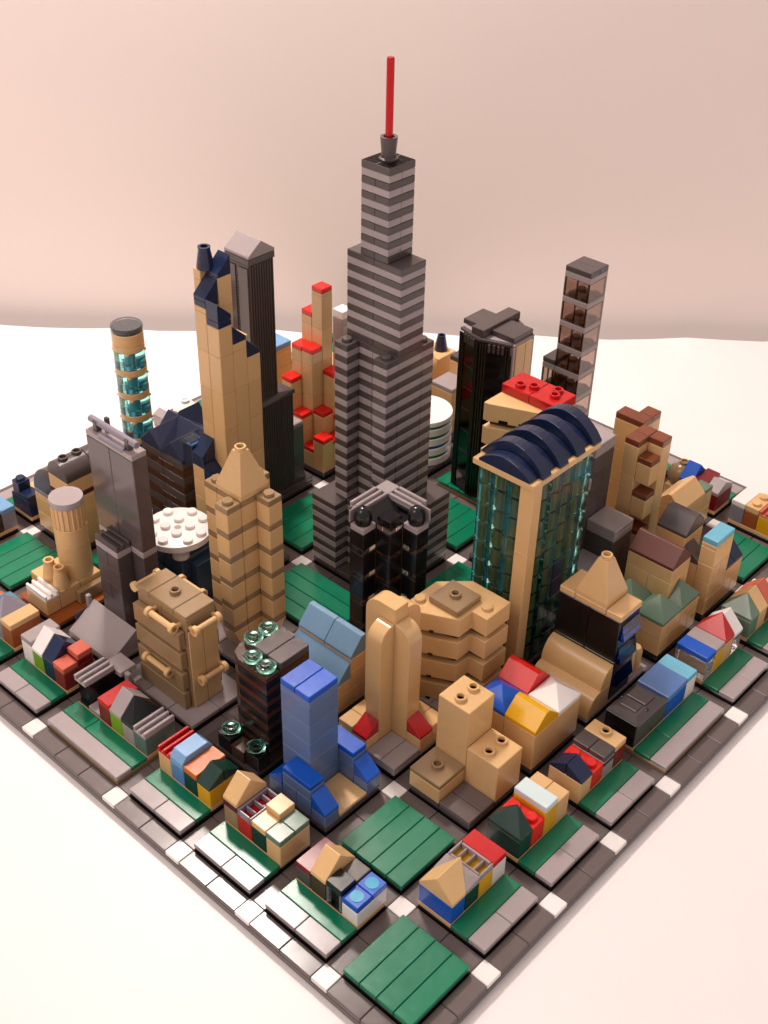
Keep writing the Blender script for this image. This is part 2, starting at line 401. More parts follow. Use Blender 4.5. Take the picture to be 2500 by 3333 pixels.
k_ = bx(t, 'tap', 25.2, 25.6, 2.2, 2.5, 1.6, 2.4, 'bley'); bx(k_, 'spout', 25, 25.3, 2.5, 3.0, 1.7, 1.95, 'bley')
# block with two stacked red cubes
t, M, bx, P, z = L(28, 29, 'dred', None, 'dark red toy house of two stepped cubes with bright red tops')
bx(t, 'roof_tile', 28, 29, 0, 1, z, z + .38, 'salmon'); bx(t, 'wall', 28, 29, 1, 2, z, z + .4, 'dred'); bx(t, 'roof_tile', 28, 29, 1, 2, z + .4, z + .8, 'salmon')
L(29, 30, 'navy', 'gable', 'navy toy house with navy gable roof', rm='navy')
L(30, 31, 'lime', 'gable', 'lime green toy house with white gable beside the navy gable', rm='white')
L(31, 32, 'white', 'tile', 'white toy house with overhanging flat grey tile', rm='bley', wh=1.35)
L(33, 34, 'dorange', 'tile', 'burnt orange toy house with flat tan roof at the left picture edge', rm='tan', wh=1.3)
L(34, 35, 'lav', 'hip', 'grey toy house with mauve grey hipped roof at the left picture edge', rm='lav', ap=35, wh=1.2)
L(35, 36, 'medblue', 'hip', 'light blue hipped toy house behind the mauve grey one', rm='ltblue', ap=35, wh=1.2)
L(36, 37, 'orange', 'tile', 'low orange toy house at the end of the leftmost row', rm='orange', wh=.5)
# right edge rows
t, M, bx, P, z = R(6, 7, 'blue', None, 'blue toy house with tan pointed gable, frontmost on the right row')
hull(t, 'roof', [P(6.02, 0, z), P(6.98, 0, z), P(6.02, 2, z), P(6.98, 2, z), P(6.02, 0, z + .2), P(6.98, 0, z + .2), P(6.02, 2, z + .2), P(6.98, 2, z + .2), P(6.02, 1, z + 1.2), P(7.75, 1, z + 1.2)], 'tan')
t, M, bx, P, z = R(7, 8, 'dgreen', None, 'dark green toy house with pale grey roof tucked behind the tan gable')
hull(t, 'roof', [P(7.02, 0, z), P(7.98, 0, z), P(7.02, 2, z), P(7.98, 2, z), P(7.02, 0, z + .25), P(7.98, 0, z + .4), P(7.02, 2, z + .25), P(7.98, 2, z + .4), P(7.05, 1, z + .9)], 'bley')
R(8, 9, 'yellow', 'ladder', 'yellow toy house seen through a grey slotted frame roof', rm='bley')
R(9, 10, 'white', 'tile', 'white toy house with flat red roof on the frontmost right row', rm='red')
R(11, 12, 'dgreen', 'hip', 'dark green toy house with dark green hipped roof', rm='dgreen', ap=12)
R(12, 13, 'bred', 'studs', 'bright red toy house with bare studs beside the dark green hip', rm='bred', wh=1.35)
t, M, bx, P, z = R(13, 14, 'yellow', 'tile', 'yellow toy house with raised white tile roof', rm='ice', wh=1.6)
R(14, 15, 'tan', 'tiles2', 'tan toy house with two flat tan roof tiles behind the white tile', rm='tan')
R(16, 17, 'tan', 'cheese', 'tan toy house with navy wedge roof', rm='navy')
R(17, 18, 'bred', 'studs', 'bright red toy house with bare studs beside the navy wedges', rm='bred', wh=1.2)
t, M, bx, P, z = R(18, 19, 'bley', 'tiles2', 'pale grey toy house with two flat grey tiles beside red house', rm='dbley')
bx(t, 'band_plate', 18, 19, -.01, 2.01, z - .34, z - .02, 'maroon')
t, M, bx, P, z = R(19, 20, 'dred', None, 'dark red toy house with tan plate and one hollow stud')
bx(t, 'roof_plate', 19, 20, 0, 2, z, z + .4, 'tan'); q = M(19.5, 1); hollow(t, q[0], q[1], z + .4, 'tan')
# dark grey faceted block
t, M, bx, P, z = R(21, 24, 'dbley', None, 'dark grey faceted engine like toy house, three times wider than others', wh=1.3)
bx(t, 'end_panel', 20.93, 21.02, .05, 1.95, G + .02, z + .3, 'black')
hull(t, 'roof', [P(a, d, zz) for a, d, zz in [(21.02, 0, z), (24.0, 0, z), (21.02, 2, z), (24, 2, z), (21.02, 0, z + .25), (24, 0, z + .15), (21.02, 2, z + .25), (24, 2, z + .15), (21.3, .35, z + .6), (23.3, .35, z + .62), (21.3, 1.65, z + .6), (23.3, 1.65, z + .62)]], 'dbley')
bx(t, 'engine_panel', 21.5, 22.2, .5, 1.5, z + .58, z + .68, 'dbley'); bx(t, 'engine_panel', 22.25, 23.2, .4, 1.6, z + .6, z + .72, 'dbley')
for d in (.15, 1.55): bx(t, 'vent', 22.05, 22.3, d, d + .3, z + .46, z + .57, 'black')
t, M, bx, P, z = R(24, 26, 'blue', 'tile', 'blue toy house with wide flat periwinkle roof', rm='medblue')
R(26, 27, 'white', 'tile', 'white toy house with flat aqua tile roof', rm='azure')
R(28, 29, 't_clear', 'tile', 'clear glassy toy house with flat blue roof', rm='blue', wh=1.35)
R(29, 30, 'yellow', 'tile', 'yellow toy house with flat cream grey roof', rm='bley', wh=1.35)
R(30, 31, 'tan', 'hip', 'cream toy house with bright red hipped roof', rm='red', ap=31, wh=1.5, h=1.25)
R(31, 32, 't_clear', 'gable', 'clear toy house with white gable behind the red hipped roof', rm='white', wh=1.3)
R(33, 34, 'sage', 'hip', 'sage green toy house with sage green hipped roof by the right picture edge', rm='sage', ap=34)
R(34, 35, 'tan', 'gable', 'tan toy house with tan gable beside the sage green hip', rm='tan')
R(35, 36, 'rbrown', 'gable', 'russet toy house with russet gable at the right picture edge', rm='salmon')
R(36, 37, 'white', 'tile', 'white toy house at the far end of the right edge row', rm='white', wh=.8)
FR = lambda *a, **k: house('FR', *a, **k)
FL = lambda *a, **k: house('FL', *a, **k)
FR(9, 10, 'lav', 'tile', 'mauve grey toy house with flat white roof on the far right row', rm='white')
t, M, bx, P, z = FR(8, 9, 'dorange', None, 'burnt orange toy house with tan two stud plate on the far right row')
bx(t, 'roof_plate', 8, 9, 0, 2, z, z + .4, 'tan')
for d in (.5, 1.5): q = M(8.5, d); stud(t, q[0], q[1], z + .4, 'tan')
FR(7, 8, 'yellow', 'grille', 'yellow toy house with salmon grille roof on the far right row', rm='salmon')
FR(6, 7, 'dred', 'tile', 'dark red toy house at the right picture edge of the far row', rm='dred')
t, M, bx, P, z = FR(11, 12, 'dred', None, 'dark red toy house with grey sloping roof on the far right row')
hull(t, 'roof', [P(a, d, zz) for a in (11.02, 11.98) for d, zz in ((0, z), (2, z), (0, z + .2), (2, z + .25), (1, z + .75))], 'bley')
FR(12, 13, 'bley', 'tile', 'grey toy house with flat dark red roof on the far right row', rm='dred', wh=1.35)
FR(13, 14, 'blue', 'gable', 'blue toy house with blue gable in front of the tan dome', rm='blue')
t, M, bx, P, z = FR(14, 15, 'tan', None, 'tan toy house with round onion dome and hollow stud', wh=.5)
lathe(t, 'dome', 44, 14.3, z, [(.75, 0), (.98, .35), (.98, .7), (.8, 1.1), (.45, 1.4), (.32, 1.45), (.32, 1.62), (.21, 1.62), (.2, 1.5), (0, 1.5)], 'dtan', 28)
FR(16, 17, 'bley', 'cheese', 'pale grey toy house with grey wedge roof behind the glass tower', rm='dbley')
FR(17, 18, 'tan', 'grille', 'tan toy house with black grille behind the glass tower', rm='black')
FR(18, 19, 'yellow', 'tile', 'pale yellow toy house behind the smoky glass tower', rm='tan')
FL(9, 10, 'lav', 'tile', 'mauve grey toy house with flat light blue roof on the far left row', rm='ltblue')
FL(8, 9, 'brown', 'tile', 'dark brown toy house beside the light blue roof', rm='brown', wh=1.0)
FL(7, 8, 'red', 'tile', 'red toy house at the left picture edge of the far row', rm='bley')
t, M, bx, P, z = FL(11, 12, 'navy', None, 'navy toy house stepped up to a single stud')
bx(t, 'wall', 11, 12, 1, 2, z, z + .4, 'navy'); bx(t, 'wall', 11.05, 11.95, .2, 1, z, z + 1.0, 'navy'); q = M(11.5, .6); stud(t, q[0], q[1], z + 1.0, 'navy')
FL(12, 13, 'tan', 'tile', 'tan toy house behind the navy stepped house', rm='tan', wh=.8)
t, M, bx, P, z = FL(14, 15, 'ltblue', 'cheese', 'light blue wedge roofed toy house behind the vaulted hall', rm='ltblue')
FL(16, 17, 'rbrown', 'tile', 'brown toy house behind the ringed round tower', rm='dtan', wh=.8)
FL(17, 18, 'tan', 'tile', 'tan toy house behind the navy peaked roofs', rm='tan', wh=1.4)
FL(18, 19, 'lime', 'tile', 'lime green toy house behind the navy peaked roofs', rm='lime')
FL(19, 20, 'tan', 'tile', 'low tan toy house next to the lime green one', rm='tan', wh=.9)
t, M, bx, P, z = FL(21, 24, 'white', None, 'white toy house with pale grey wedge beside the white dome', wh=1.4)
hull(t, 'roof', [P(a, d, zz) for a, d, zz in [(22.6, .4, z), (23.6, .4, z), (22.6, 1.6, z), (23.6, 1.6, z), (22.6, .4, z + .9), (22.6, 1.6, z + .9), (23.2, .4, z + 1.2), (23.2, 1.6, z + 1.2)]], 'bley')
t, M, bx, P, z = FL(24, 26, 'white', None, 'white round domed toy house with hollow stud on the far left row', wh=.9)
lathe(t, 'dome', 25, 43.9, z, [(1.0, 0), (1.0, .7), (.88, 1.15), (.6, 1.5), (.32, 1.65), (.32, 1.85), (.21, 1.85), (.2, 1.7), (0, 1.7)], 'white', 28)
t, M, bx, P, z = FL(26, 27, 't_green', None, 'translucent green domed toy house beside the white dome', wh=.8)
lathe(t, 'dome', 26.5, 44, z, [(.5, 0), (.5, .6), (.36, 1.0), (.15, 1.15), (0, 1.18)], 't_green', 20)
FL(29, 30, 'bley', 'hip', 'pale grey hipped toy house on the far left row behind the red capped tower', rm='dbley', ap=30)
FL(30, 31, 'bley', 'cheese', 'grey wedge roofed toy house on the far left row behind the red capped tower', rm='bley')
FL(31, 32, 'black', 'tile', 'black toy house on the far left row behind the red capped tower', rm='black')
# ------------------------------------------------------------------ towers and blocks
def bld(name, label, x, y, cat='toy tower'):
    return thing(name, label, cat, (x, y, G))
def wallrun(t, x0, y0, x1, y1, z0, z1, mat, h=BR, name='brick', split=None):
    """stack of courses, each course split along the given seams"""
    z = z0; k = 0
    while z < z1 - .05:
        zt = min(z + h, z1)
        L_ = x1 - x0 if (x1 - x0) >= (y1 - y0) else y1 - y0
        cuts = [0, L_]
        if L_ >= 2: cuts = [0] + ([L_ / 2] if k % 2 == 0 and split != 0 else []) + [L_]
        if L_ >= 4: cuts = [0, 2, L_] if k % 2 == 0 else [0, 1, 3, L_] if L_ == 4 else [0, L_ / 2, L_]
        for a, b in zip(cuts, cuts[1:]):
            if (x1 - x0) >= (y1 - y0): box(t, name, x0 + a, y0, z, x0 + b, y1, zt, mat, gap=.008)
            else: box(t, name, x0, y0 + a, z, x1, y0 + b, zt, mat, gap=.008)
        z = zt; k += 1

# --- striped skyscraper in the middle
t = bld('striped_skyscraper', 'tall dark and light grey striped skyscraper with red antenna at the centre', 24, 24)
def stripes(rects, z0, n, top='dbley', start_light=True):
    for k in range(n):
        m = 'bley' if (n - 1 - k) % 2 == 1 else 'dbley'
        for q, (x0, y0, x1, y1) in enumerate(rects):
            big = max(x1 - x0, y1 - y0)
            if big > 2 and k % 2 == 0:
                h = int(big // 2)
                if x1 - x0 > y1 - y0: parts = [(x0, y0, x0 + h, y1), (x0 + h, y0, x1, y1)]
                else: parts = [(x0, y0, x1, y0 + h), (x0, y0 + h, x1, y1)]
            elif big > 1 and (x1 - x0 == 2 and y1 - y0 == 2):
                parts = [(x0, y0, x0 + 1, y1), (x0 + 1, y0, x1, y1)] if m == 'bley' else [(x0, y0, x1, y0 + 1), (x0, y0 + 1, x1, y1)]
            else: parts = [(x0, y0, x1, y1)]
            for p in parts: box(t, 'plate', p[0], p[1], z0 + k * PL, p[2], p[3], z0 + (k + 1) * PL, m, gap=.006)
# podium 4.8 high
stripes([(21, 25, 26, 27), (25, 21, 27, 26), (22, 22, 25, 25)], G, 12)
# shaft with notched corner, up to z 16.1
zb = G + 4.8
stripes([(22, 25, 23, 26), (22, 22, 23, 23), (23, 22, 25, 26), (25, 22, 26, 23)], zb, 26)
stripes([(25, 23, 26, 26)], zb, 22)
for (x, y) in ((22.5, 25.5), (22.5, 22.5), (25.5, 22.5)): stud(t, x, y, zb + 10.4, 'dbley')
stripes([(23, 22, 25, 26)], zb + 10.4, 13)
stripes([(23, 23, 25, 25)], zb + 15.6, 13)
box(t, 'cap_tile', 23, 23, zb + 15.6 + 4.8, 25, 25, zb + 20.8, 'dbley', gap=.0)
zt = zb + 20.8
an = lathe(t, 'antenna_socket', 24, 24, zt, [(.5, 0), (.5, .08), (.40, .14), (.38, .3), (.46, 1.15), (.46, 1.2), (.3, 1.2), (.28, .5), (0, .5)], 'dbley', 20)
lathe(t, 'antenna', 24, 24, zt + .5, [(.2, 0), (.2, 4.55), (.16, 4.62), (0, 4.62)], 't_red', 16)

# --- black twin towers (front cell of the centre)
t = bld('black_corner_tower', 'glossy black corner tower with pale grille roofs, two black domes and clear bands', 18, 18)
def banded(x0, y0, x1, y1, z0, ztop, first):
    """black bricks with thin clear plates between"""
    z = ztop
    first_h = first
    while z > z0 + .05:
        zl = max(z0, z - first_h); box(t, 'brick', x0, y0, zl, x1, y1, z, 'black'); z = zl; first_h = 1.3
        if z > z0 + .5: box(t, 'clear_plate', x0, y0, z - .4, x1, y1, z, 't_brown'); z -= .4
for (x, y) in ((16, 18), (18, 16)):
    banded(x, y, x + 1, y + 1, G, 9.75, 1.0)
    box(t, 'dome_plate', x, y, 9.75, x + 1, y + 1, 10.12, 'bley')
    lathe(t, 'dome', x + .5, y + .5, 10.12, [(.42, 0), (.49, .2), (.49, .5), (.38, .85), (.2, 1.0), (0, 1.04)], 'black', 24)
    box(t, 'bracket', x, y + (1 if x == 16 else 0), 10.1, x + 1, y + 1 + (.12 if x == 16 else 0), 10.9, 'bley') if x == 16 else box(t, 'bracket', x + 1, y, 10.1, x + 1.12, y + 1, 10.9, 'bley')
banded(17, 17, 18, 18, G, 10.6, .5)
banded(17, 18, 19, 19, G, 9.9, 1.2); banded(18, 17, 19, 18, G, 9.9, 1.2)
banded(17, 19, 20, 20, G, 10.1, 1.1); banded(19, 17, 20, 19, G, 10.1, 1.1)
hull(t, 'sloped_top', [(17.02, 18, 9.9), (18.98, 18, 9.9), (17.02, 19, 9.9), (18.98, 19, 9.9), (17.02, 18.95, 10.4), (18.98, 18.95, 10.4)], 'black')
grille(t, 17, 19, 10.15, 19, 20, 'bley', 'x'); grille(t, 19, 17, 10.15, 20, 19, 'bley', 'y'); box(t, 'cap_tile', 19, 19, 10.15, 20, 20, 10.5, 'bley')

# --- blue tower
t = bld('blue_tower', 'square sand blue tower with bright blue cap and stepped wings', 8, 13)
wallrun(t, 7, 13, 9, 15, G, 7.3, 'sand', split=0)
for x in (7, 9):
    pass
box(t, 'cap_tile', 7, 13, 7.3, 9, 14, 7.68, 'blue'); box(t, 'cap_tile', 7, 14, 7.3, 9, 15, 7.68, 'blue')
for x in (6, 9):
    wallrun(t, x, 12, x + 1, 14, G, 2.75, 'sand'); box(t, 'wing_cap', x, 12, 2.75, x + 1, 14, 3.1, 'blue')
    box(t, 'brick', x, 11, G, x + 1, 12, 1.65, 'sand'); box(t, 'brick', x, 14, G, x + 1, 15, 1.65, 'sand')
    g = .014
    hull(t, 'wing_slope', [(x + g, 11 + g, 1.65), (x + 1 - g, 11 + g, 1.65), (x + g, 12 - g, 1.65), (x + 1 - g, 12 - g, 1.65), (x + g, 11 + g, 1.82), (x + 1 - g, 11 + g, 1.82), (x + g, 12 - g, 2.6), (x + 1 - g, 12 - g, 2.6)], 'blue')
    hull(t, 'wing_slope', [(x + g, 15 - g, 1.65), (x + 1 - g, 15 - g, 1.65), (x + g, 14 + g, 1.65), (x + 1 - g, 14 + g, 1.65), (x + g, 15 - g, 1.82), (x + 1 - g, 15 - g, 1.82), (x + g, 14 + g, 2.6), (x + 1 - g, 14 + g, 2.6)], 'blue')
box(t, 'forecourt_tile', 7, 11, G, 9, 13, 1.12, 'tan')

# --- smoky tower with round translucent studs
t = bld('smoky_stud_tower', 'smoky black ribbed tower with sea green glass studs and grey tile roof', 8.5, 17)
wallrun(t, 8, 16, 10, 18, G, 6.9, 'brown', split=0)
box(t, 'roof_tile', 8, 16, 6.9, 10, 17, 7.25, 'dbley'); box(t, 'roof_tile', 8, 17, 6.9, 10, 18, 7.25, 'dbley')
z = G; k = 0
while z < 6.7:
    zz = min(z + .4, 6.85); d = .0 if k % 2 else .045
    prism(t, 'ribbed_plate', [(7 + d, 16 + d), (8, 16 + d), (8, 18), (10, 18), (10, 19 - d), (7.9, 19 - d), (7.35, 18.7), (7.05 + d, 18.1)], z, zz, 'black' if k % 2 else 'brown', bev=.02)
    z = zz; k += 1
for k in range(5): box(t, 'glass_rib', 6.99, 16.02 + .0, 1.2 + k * 1.15, 7.02, 17.98, 1.22 + k * 1.15, 't_black')
box(t, 'brick', 6.2, 16, G, 7, 17, 1.9, 'black'); box(t, 'brick', 6.1, 18, G, 7, 19, 1.9, 'black'); box(t, 'brick', 6.1, 17, G, 7, 18, 1.7, 'brown')
SP = [(.2, 0), (.34, .06), (.5, .22), (.5, .36), (.36, .4), (.3, .4), (.28, .56), (.1, .58), (0, .52)]
for (x, y, zz) in ((7.5, 16.5, 6.85), (7.5, 17.5, 6.85), (8.5, 18.5, 6.85), (9.5, 18.5, 6.85), (6.55, 16.5, 1.9), (6.55, 18.4, 1.9)):
    lathe(t, 'glass_stud', x, y, zz, SP, 't_green', 24); 

# --- tan block with bars
t = bld('tan_bar_block', 'brown and tan block with rod handles on every side and a hollow stud roof', 8, 24)
wallrun(t, 7, 22, 9, 26, G, 6.9, 'dtan')
box(t, 'front_panel', 7.02, 21.9, G + .02, 8, 22.005, 6.3, 'tan'); box(t, 'front_panel', 8, 21.9, G + .02, 8.98, 22.005, 6.3, 'tan')
z = G
for k in range(4):
    z0 = [.95, 2.3, 3.75, 5.15][k]; z1 = z0 + 1.15
    box(t, 'side_slab', 6.55, 22.15, z0, 7.0, 25.95, z1, 'dtan'); box(t, 'side_slab', 9.0, 22.3, z0 + .2, 9.35, 25.6, z1, 'brown')
for y0, y1, st in ((22, 23, 0), (23, 25, 1), (25, 26, 0)):
    box(t, 'roof_plate', 7, y0, 6.9, 9, y1, 7.28, 'dtan')
hollow(t, 8, 24, 7.28, 'dtan')
def handle(p, q, out):
    r = rod(t, 'bar', p, q, .17, 'tan'); d = (Vector(q) - Vector(p)).normalized()
    for c in (Vector(p), Vector(q) - d * .26):
        rod(t, 'bar_clip', tuple(c), tuple(c + d * .26), .29, 'tan')
        o = Vector(out); a = c + d * .13 - o * .55
        lo = [min(a[i], (c + d * .13)[i]) - .12 for i in range(3)]; hi = [max(a[i], (c + d * .13)[i]) + .12 for i in range(3)]
        box(t, 'clip_arm', lo[0], lo[1], lo[2] + .02, hi[0], hi[1], hi[2], 'tan')
handle((6.55, 22.4, 6.55), (6.55, 24.6, 6.55), (-1, 0, 0)); handle((6.35, 22.9, 3.3), (6.35, 25.0, 3.3), (-1, 0, 0))
handle((7.1, 21.6, 6.5), (8.9, 21.6, 6.5), (0, -1, 0)); handle((7.3, 21.6, 2.9), (9.1, 21.6, 2.9), (0, -1, 0))
handle((9.4, 23.4, 6.6), (9.4, 25.4, 6.6), (1, 0, 0)); handle((7.1, 26.5, 6.7), (8.9, 26.5, 6.7), (0, 1, 0))

# --- tan tapered tower with pyramid
t = bld('tan_pyramid_tower', 'tan tower with brown bands, pinwheel corners and pyramid top', 13, 24)
zc = 11.5
R4 = [(12, 23, 14, 25), (11, 23, 12, 24), (13, 22, 14, 23), (14, 24, 15, 25), (12, 25, 13, 26)]
z = zc
while z > 3.4:
    for r in R4:
        box(t, 'band_plate', r[0], r[1], z - .4, r[2], r[3], z, 'dtan')
        zl = z - 1.6
        if zl > 3.2: box(t, 'brick', r[0], r[1], zl, r[2], r[3], z - .4, 'tan')
    z -= 1.6
zt2 = z + 1.2
box(t, 'core', 12, 23, G, 14, 25, zt2 + .02, 'tan')
g = .02
hull(t, 'inverted_slope', [(11, 23.02, zt2), (12, 23.02, zt2), (11, 23.98, zt2), (12, 23.98, zt2), (11.9, 23.02, G + .05), (12, 23.02, G + .05), (11.9, 23.98, G + .05), (12, 23.98, G + .05)], 'tan')
hull(t, 'inverted_slope', [(13.02, 22, zt2), (13.98, 22, zt2), (13.02, 23, zt2), (13.98, 23, zt2), (13.02, 22.9, G + .05), (13.98, 22.9, G + .05), (13.02, 23, G + .05), (13.98, 23, G + .05)], 'tan')
hull(t, 'inverted_slope', [(14, 24.02, zt2), (15, 24.02, zt2), (14, 24.98, zt2), (15, 24.98, zt2), (14, 24.02, G + .05), (14.1, 24.02, G + .05), (14, 24.98, G + .05), (14.1, 24.98, G + .05)], 'tan')
hull(t, 'inverted_slope', [(12.02, 25, zt2), (12.98, 25, zt2), (12.02, 26, zt2), (12.98, 26, zt2), (12.02, 25, G + .05), (12.98, 25, G + .05), (12.02, 25.1, G + .05), (12.98, 25.1, G + .05)], 'tan')
for x, y in ((11.5, 23.5), (13.5, 22.5), (14.5, 24.5), (12.5, 25.5)): stud(t, x, y, zc, 'dtan')
def pyramid(t, x0, y0, z0, mat, h=2.4):
    c = (x0 + 1, y0 + 1); s = .32
    hull(t, 'pyramid_roof', [(x0, y0, z0), (x0 + 2, y0, z0), (x0, y0 + 2, z0), (x0 + 2, y0 + 2, z0), (x0, y0, z0 + .3), (x0 + 2, y0, z0 + .3), (x0, y0 + 2, z0 + .3), (x0 + 2, y0 + 2, z0 + .3)] + [(c[0] + a * s, c[1] + b * s, z0 + h) for a in (-1, 1) for b in (-1, 1)], mat)
    hollow(t, c[0], c[1], z0 + h, mat)
pyramid(t, 12, 23, zc, 'tan')

# --- grey slab with ramp
t = bld('grey_slab_tower', 'thin glossy grey slab tower with rod crest and lower grille step', 9.5, 30)
box(t, 'panel', 9, 28, 7.1, 10, 30, 13.1, 'glossgrey'); box(t, 'panel', 9, 30, 7.1, 10, 32, 13.1, 'glossgrey')
box(t, 'band_plate', 9, 28, 6.7, 10, 32, 7.1, 'bley'); wallrun(t, 9, 28, 10, 32, G, 6.7, 'dbley')
wallrun(t, 8, 29, 9, 31, G, 6.7, 'dbley'); box(t, 'band_plate', 8, 29, 6.7, 9, 31, 7.1, 'bley'); grille(t, 8, 29, 7.1, 9, 31, 'dbley', 'y')
box(t, 'crest_plate', 9, 28, 13.1, 10, 32, 13.45, 'bley')
rod(t, 'crest_rod', (9.45, 28.0, 13.95), (9.45, 32.0, 13.95), .2, 'lav')
box(t, 'crest_lip', 9.0, 28.7, 13.3, 9.2, 30.9, 13.62, 'lav')
for y in (28.5, 31.2): box(t, 'rod_clip', 9.2, y, 13.45, 9.6, y + .35, 14.1, 'dbley')
for y in (28.9, 30.9): box(t, 'rod_clip', 9.7, y, 13.45, 9.95, y + .3, 14.2, 'dbley')
t = bld('grey_ramp', 'smooth pale grey ramp leaning against the slab tower foot', 7, 30, 'ramp')
hull(t, 'slope', [(6.02, 28.02, G), (8, 28.02, G), (6.02, 31.98, G), (8, 31.98, G), (6.02, 28.02, G + .15), (6.02, 31.98, G + .15), (8, 28.02, 2.25), (8, 31.98, 2.25)], 'bley')
box(t, 'nozzle', 7.6, 32.0, G, 7.9, 32.3, 2.6, 'bley'); box(t, 'fence_bar', 6.6, 32.0, G, 8.0, 32.12, 1.9, 'dbley')

# --- white disc building
t = bld('disc_building', 'slate blue block under a big round white studded disc', 13, 30)
for k, (r, m) in enumerate((((12, 28.6, 15, 32), 'slate'),)):
    wallrun(t, *r, G, 4.6, m)
box(t, 'brick', 12.6, 28, G, 14.9, 28.6, 4.2, 'slate'); box(t, 'brick', 11.3, 29.2, G, 12, 31.6, 3.4, 'slate')
lathe(t, 'stem_plate', 12.3, 29.0, 4.6, [(.5, 0), (.5, .25), (.3, .3), (.3, .8), (0, .8)], 'white', 24)
lathe(t, 'stem', 13.2, 30.2, 4.6, [(1, 0), (1, .85), (0, .85)], 'white', 28)
dd = lathe(t, 'disc', 13, 30, 5.4, [(2.0, 0), (2.0, .38), (1.97, .4), (.22, .4), (.2, .38), (.2, .1), (0, .1)], 'white', 48)
for x in (-1.5, -.5, .5, 1.5):
    for y in (-1.5, -.5, .5, 1.5):
        if abs(x) + abs(y) < 2.9: stud(dd, 13 + x, 30 + y, 5.8, 'white')

# --- power plant: cylinder with chimneys
t = bld('round_silo_plant', 'tan plant with big grey capped silo, two cone chimneys and chrome grille', 8.5, 35)
box(t, 'brick', 6, 34, G, 7, 36, 1.9, 'tan'); grille(t, 6, 34, 1.9, 7, 36, 'white', 'y')
box(t, 'brick', 7, 34, G, 8.5, 37, 2.1, 'tan'); box(t, 'brick', 8.5, 34, G, 10, 37, 2.1, 'tan'); box(t, 'brick', 8, 33.5, G, 10, 34, 1.75, 'dtan')
z = 2.1
for k in range(4):
    if k < 3: lathe(t, 'silo_ring', 9, 35, z, [(.96, 0), (.985, .02), (.985, 1.18), (.96, 1.2)], 'tan', 40)
    else:
        o = lathe(t, 'silo_ring', 9, 35, z, [(.9, 0), (.93, .02), (.93, 1.5), (.9, 1.52)], 'tan', 40)
        for a in range(20):
            an_ = 2 * math.pi * a / 20; r = rod(o, 'silo_rib', (9 + .93 * math.cos(an_), 35 + .93 * math.sin(an_), z), (9 + .93 * math.cos(an_), 35 + .93 * math.sin(an_), z + 1.5), .06, 'tan', 8)
    z += 1.2
lathe(t, 'silo_cap', 9, 35, 7.2, [(1.0, 0), (1.0, .36), (.98, .4), (0, .4)], 'bley', 40)
for y in (35.5, 34.5): lathe(t, 'cone_chimney', 7.5, y, 2.1, [(.5, 0), (.5, .15), (.32, 1.15), (.30, 1.2), (.32, 1.2), (.32, 1.42), (.2, 1.42), (.2, 1.1), (0, 1.1)], 'tan', 24)

# --- vaulted hall
t = bld('vaulted_hall', 'tan hall with dark grey barrel roofs and two hollow studs', 13, 40)
wallrun(t, 11, 38, 15, 40, G, 4.6, 'tan'); box(t, 'band_plate', 11, 38, 4.6, 15, 40, 4.95, 'maroon'); wallrun(t, 11, 38, 15, 40, 4.95, 5.95, 'tan')
arc = [(39 - math.cos(a), 6.0 + .15 + math.sin(a) * .95) for a in [math.pi * i / 16 for i in range(17)]]
profile(t, 'barrel_roof', [(40, 5.95)] + [(38, 5.95)] + arc, 'x', 11, 13, 'dbley', smooth=True); profile(t, 'barrel_roof', [(40, 5.95)] + [(38, 5.95)] + arc, 'x', 13, 15, 'dbley', smooth=True)
hollow(t, 11.6, 39, 7.05, 'dbley'); hollow(t, 12.6, 39, 7.05, 'dbley')
wallrun(t, 11, 40, 15, 42, G, 3.6, 'tan'); box(t, 'band_plate', 11, 40, 3.6, 15, 42, 3.95, 'lav')
q = [(42 - .02, 3.95), (40, 3.95)] + [(40 + 2 * math.sin(a) * .98, 3.95 + 2.0 * math.cos(a)) for a in [math.pi / 2 * i / 12 for i in range(12)]]
profile(t, 'quarter_roof', q, 'x', 11, 15, 'dbley', smooth=True)

# --- navy cross gable building
t = bld('navy_gabled_block', 'dark smoky bricked block with navy cross gable roofs', 18, 35)
zz = G
while zz < 7.1:
    k = round((zz - G) / .6)
    for y in (33, 35): box(t, 'brick', 16, y + (.0), zz, 18, y + 2, min(zz + .58, 7.3), 'brown' if k % 2 else 'dbley')
    box(t, 'brick', 18, 33, zz, 20, 35, min(zz + .58, 7.3), 'dtan' if k % 3 else 'dbley'); box(t, 'brick', 18, 35, zz, 20, 37, min(zz + .58, 7.3), 'black')
    box(t, 'glass_rib', 15.96, 33.1 + (k % 2) * .8, zz + .52, 16.02, 34.4 + (k % 2) * .9, zz + .57, 't_clear'); zz += .6
zr = 7.35; rg = 'roofgrain'
hull(t, 'roof', [(18 - .9, 33, zr), (20, 33, zr), (17.1, 37, zr), (20, 37, zr), (18.3, 33, zr + 1.25), (18.3, 37, zr + 1.25)], rg)
for y in (34, 36): hull(t, 'roof_gable', [(16, y - 1, zr), (16, y + 1, zr), (18.3, y - 1, zr), (18.3, y + 1, zr), (16, y - .98, zr + .2), (16, y + .98, zr + .2), (16, y, zr + 1.15), (18.3, y, zr + 1.2)], rg)
hull(t, 'roof_gable', [(18.3, 35, zr), (20, 35, zr), (18.3, 37, zr), (20, 37, zr), (20, 36, zr + 1.5), (18.4, 36, zr + 1.5)], rg)

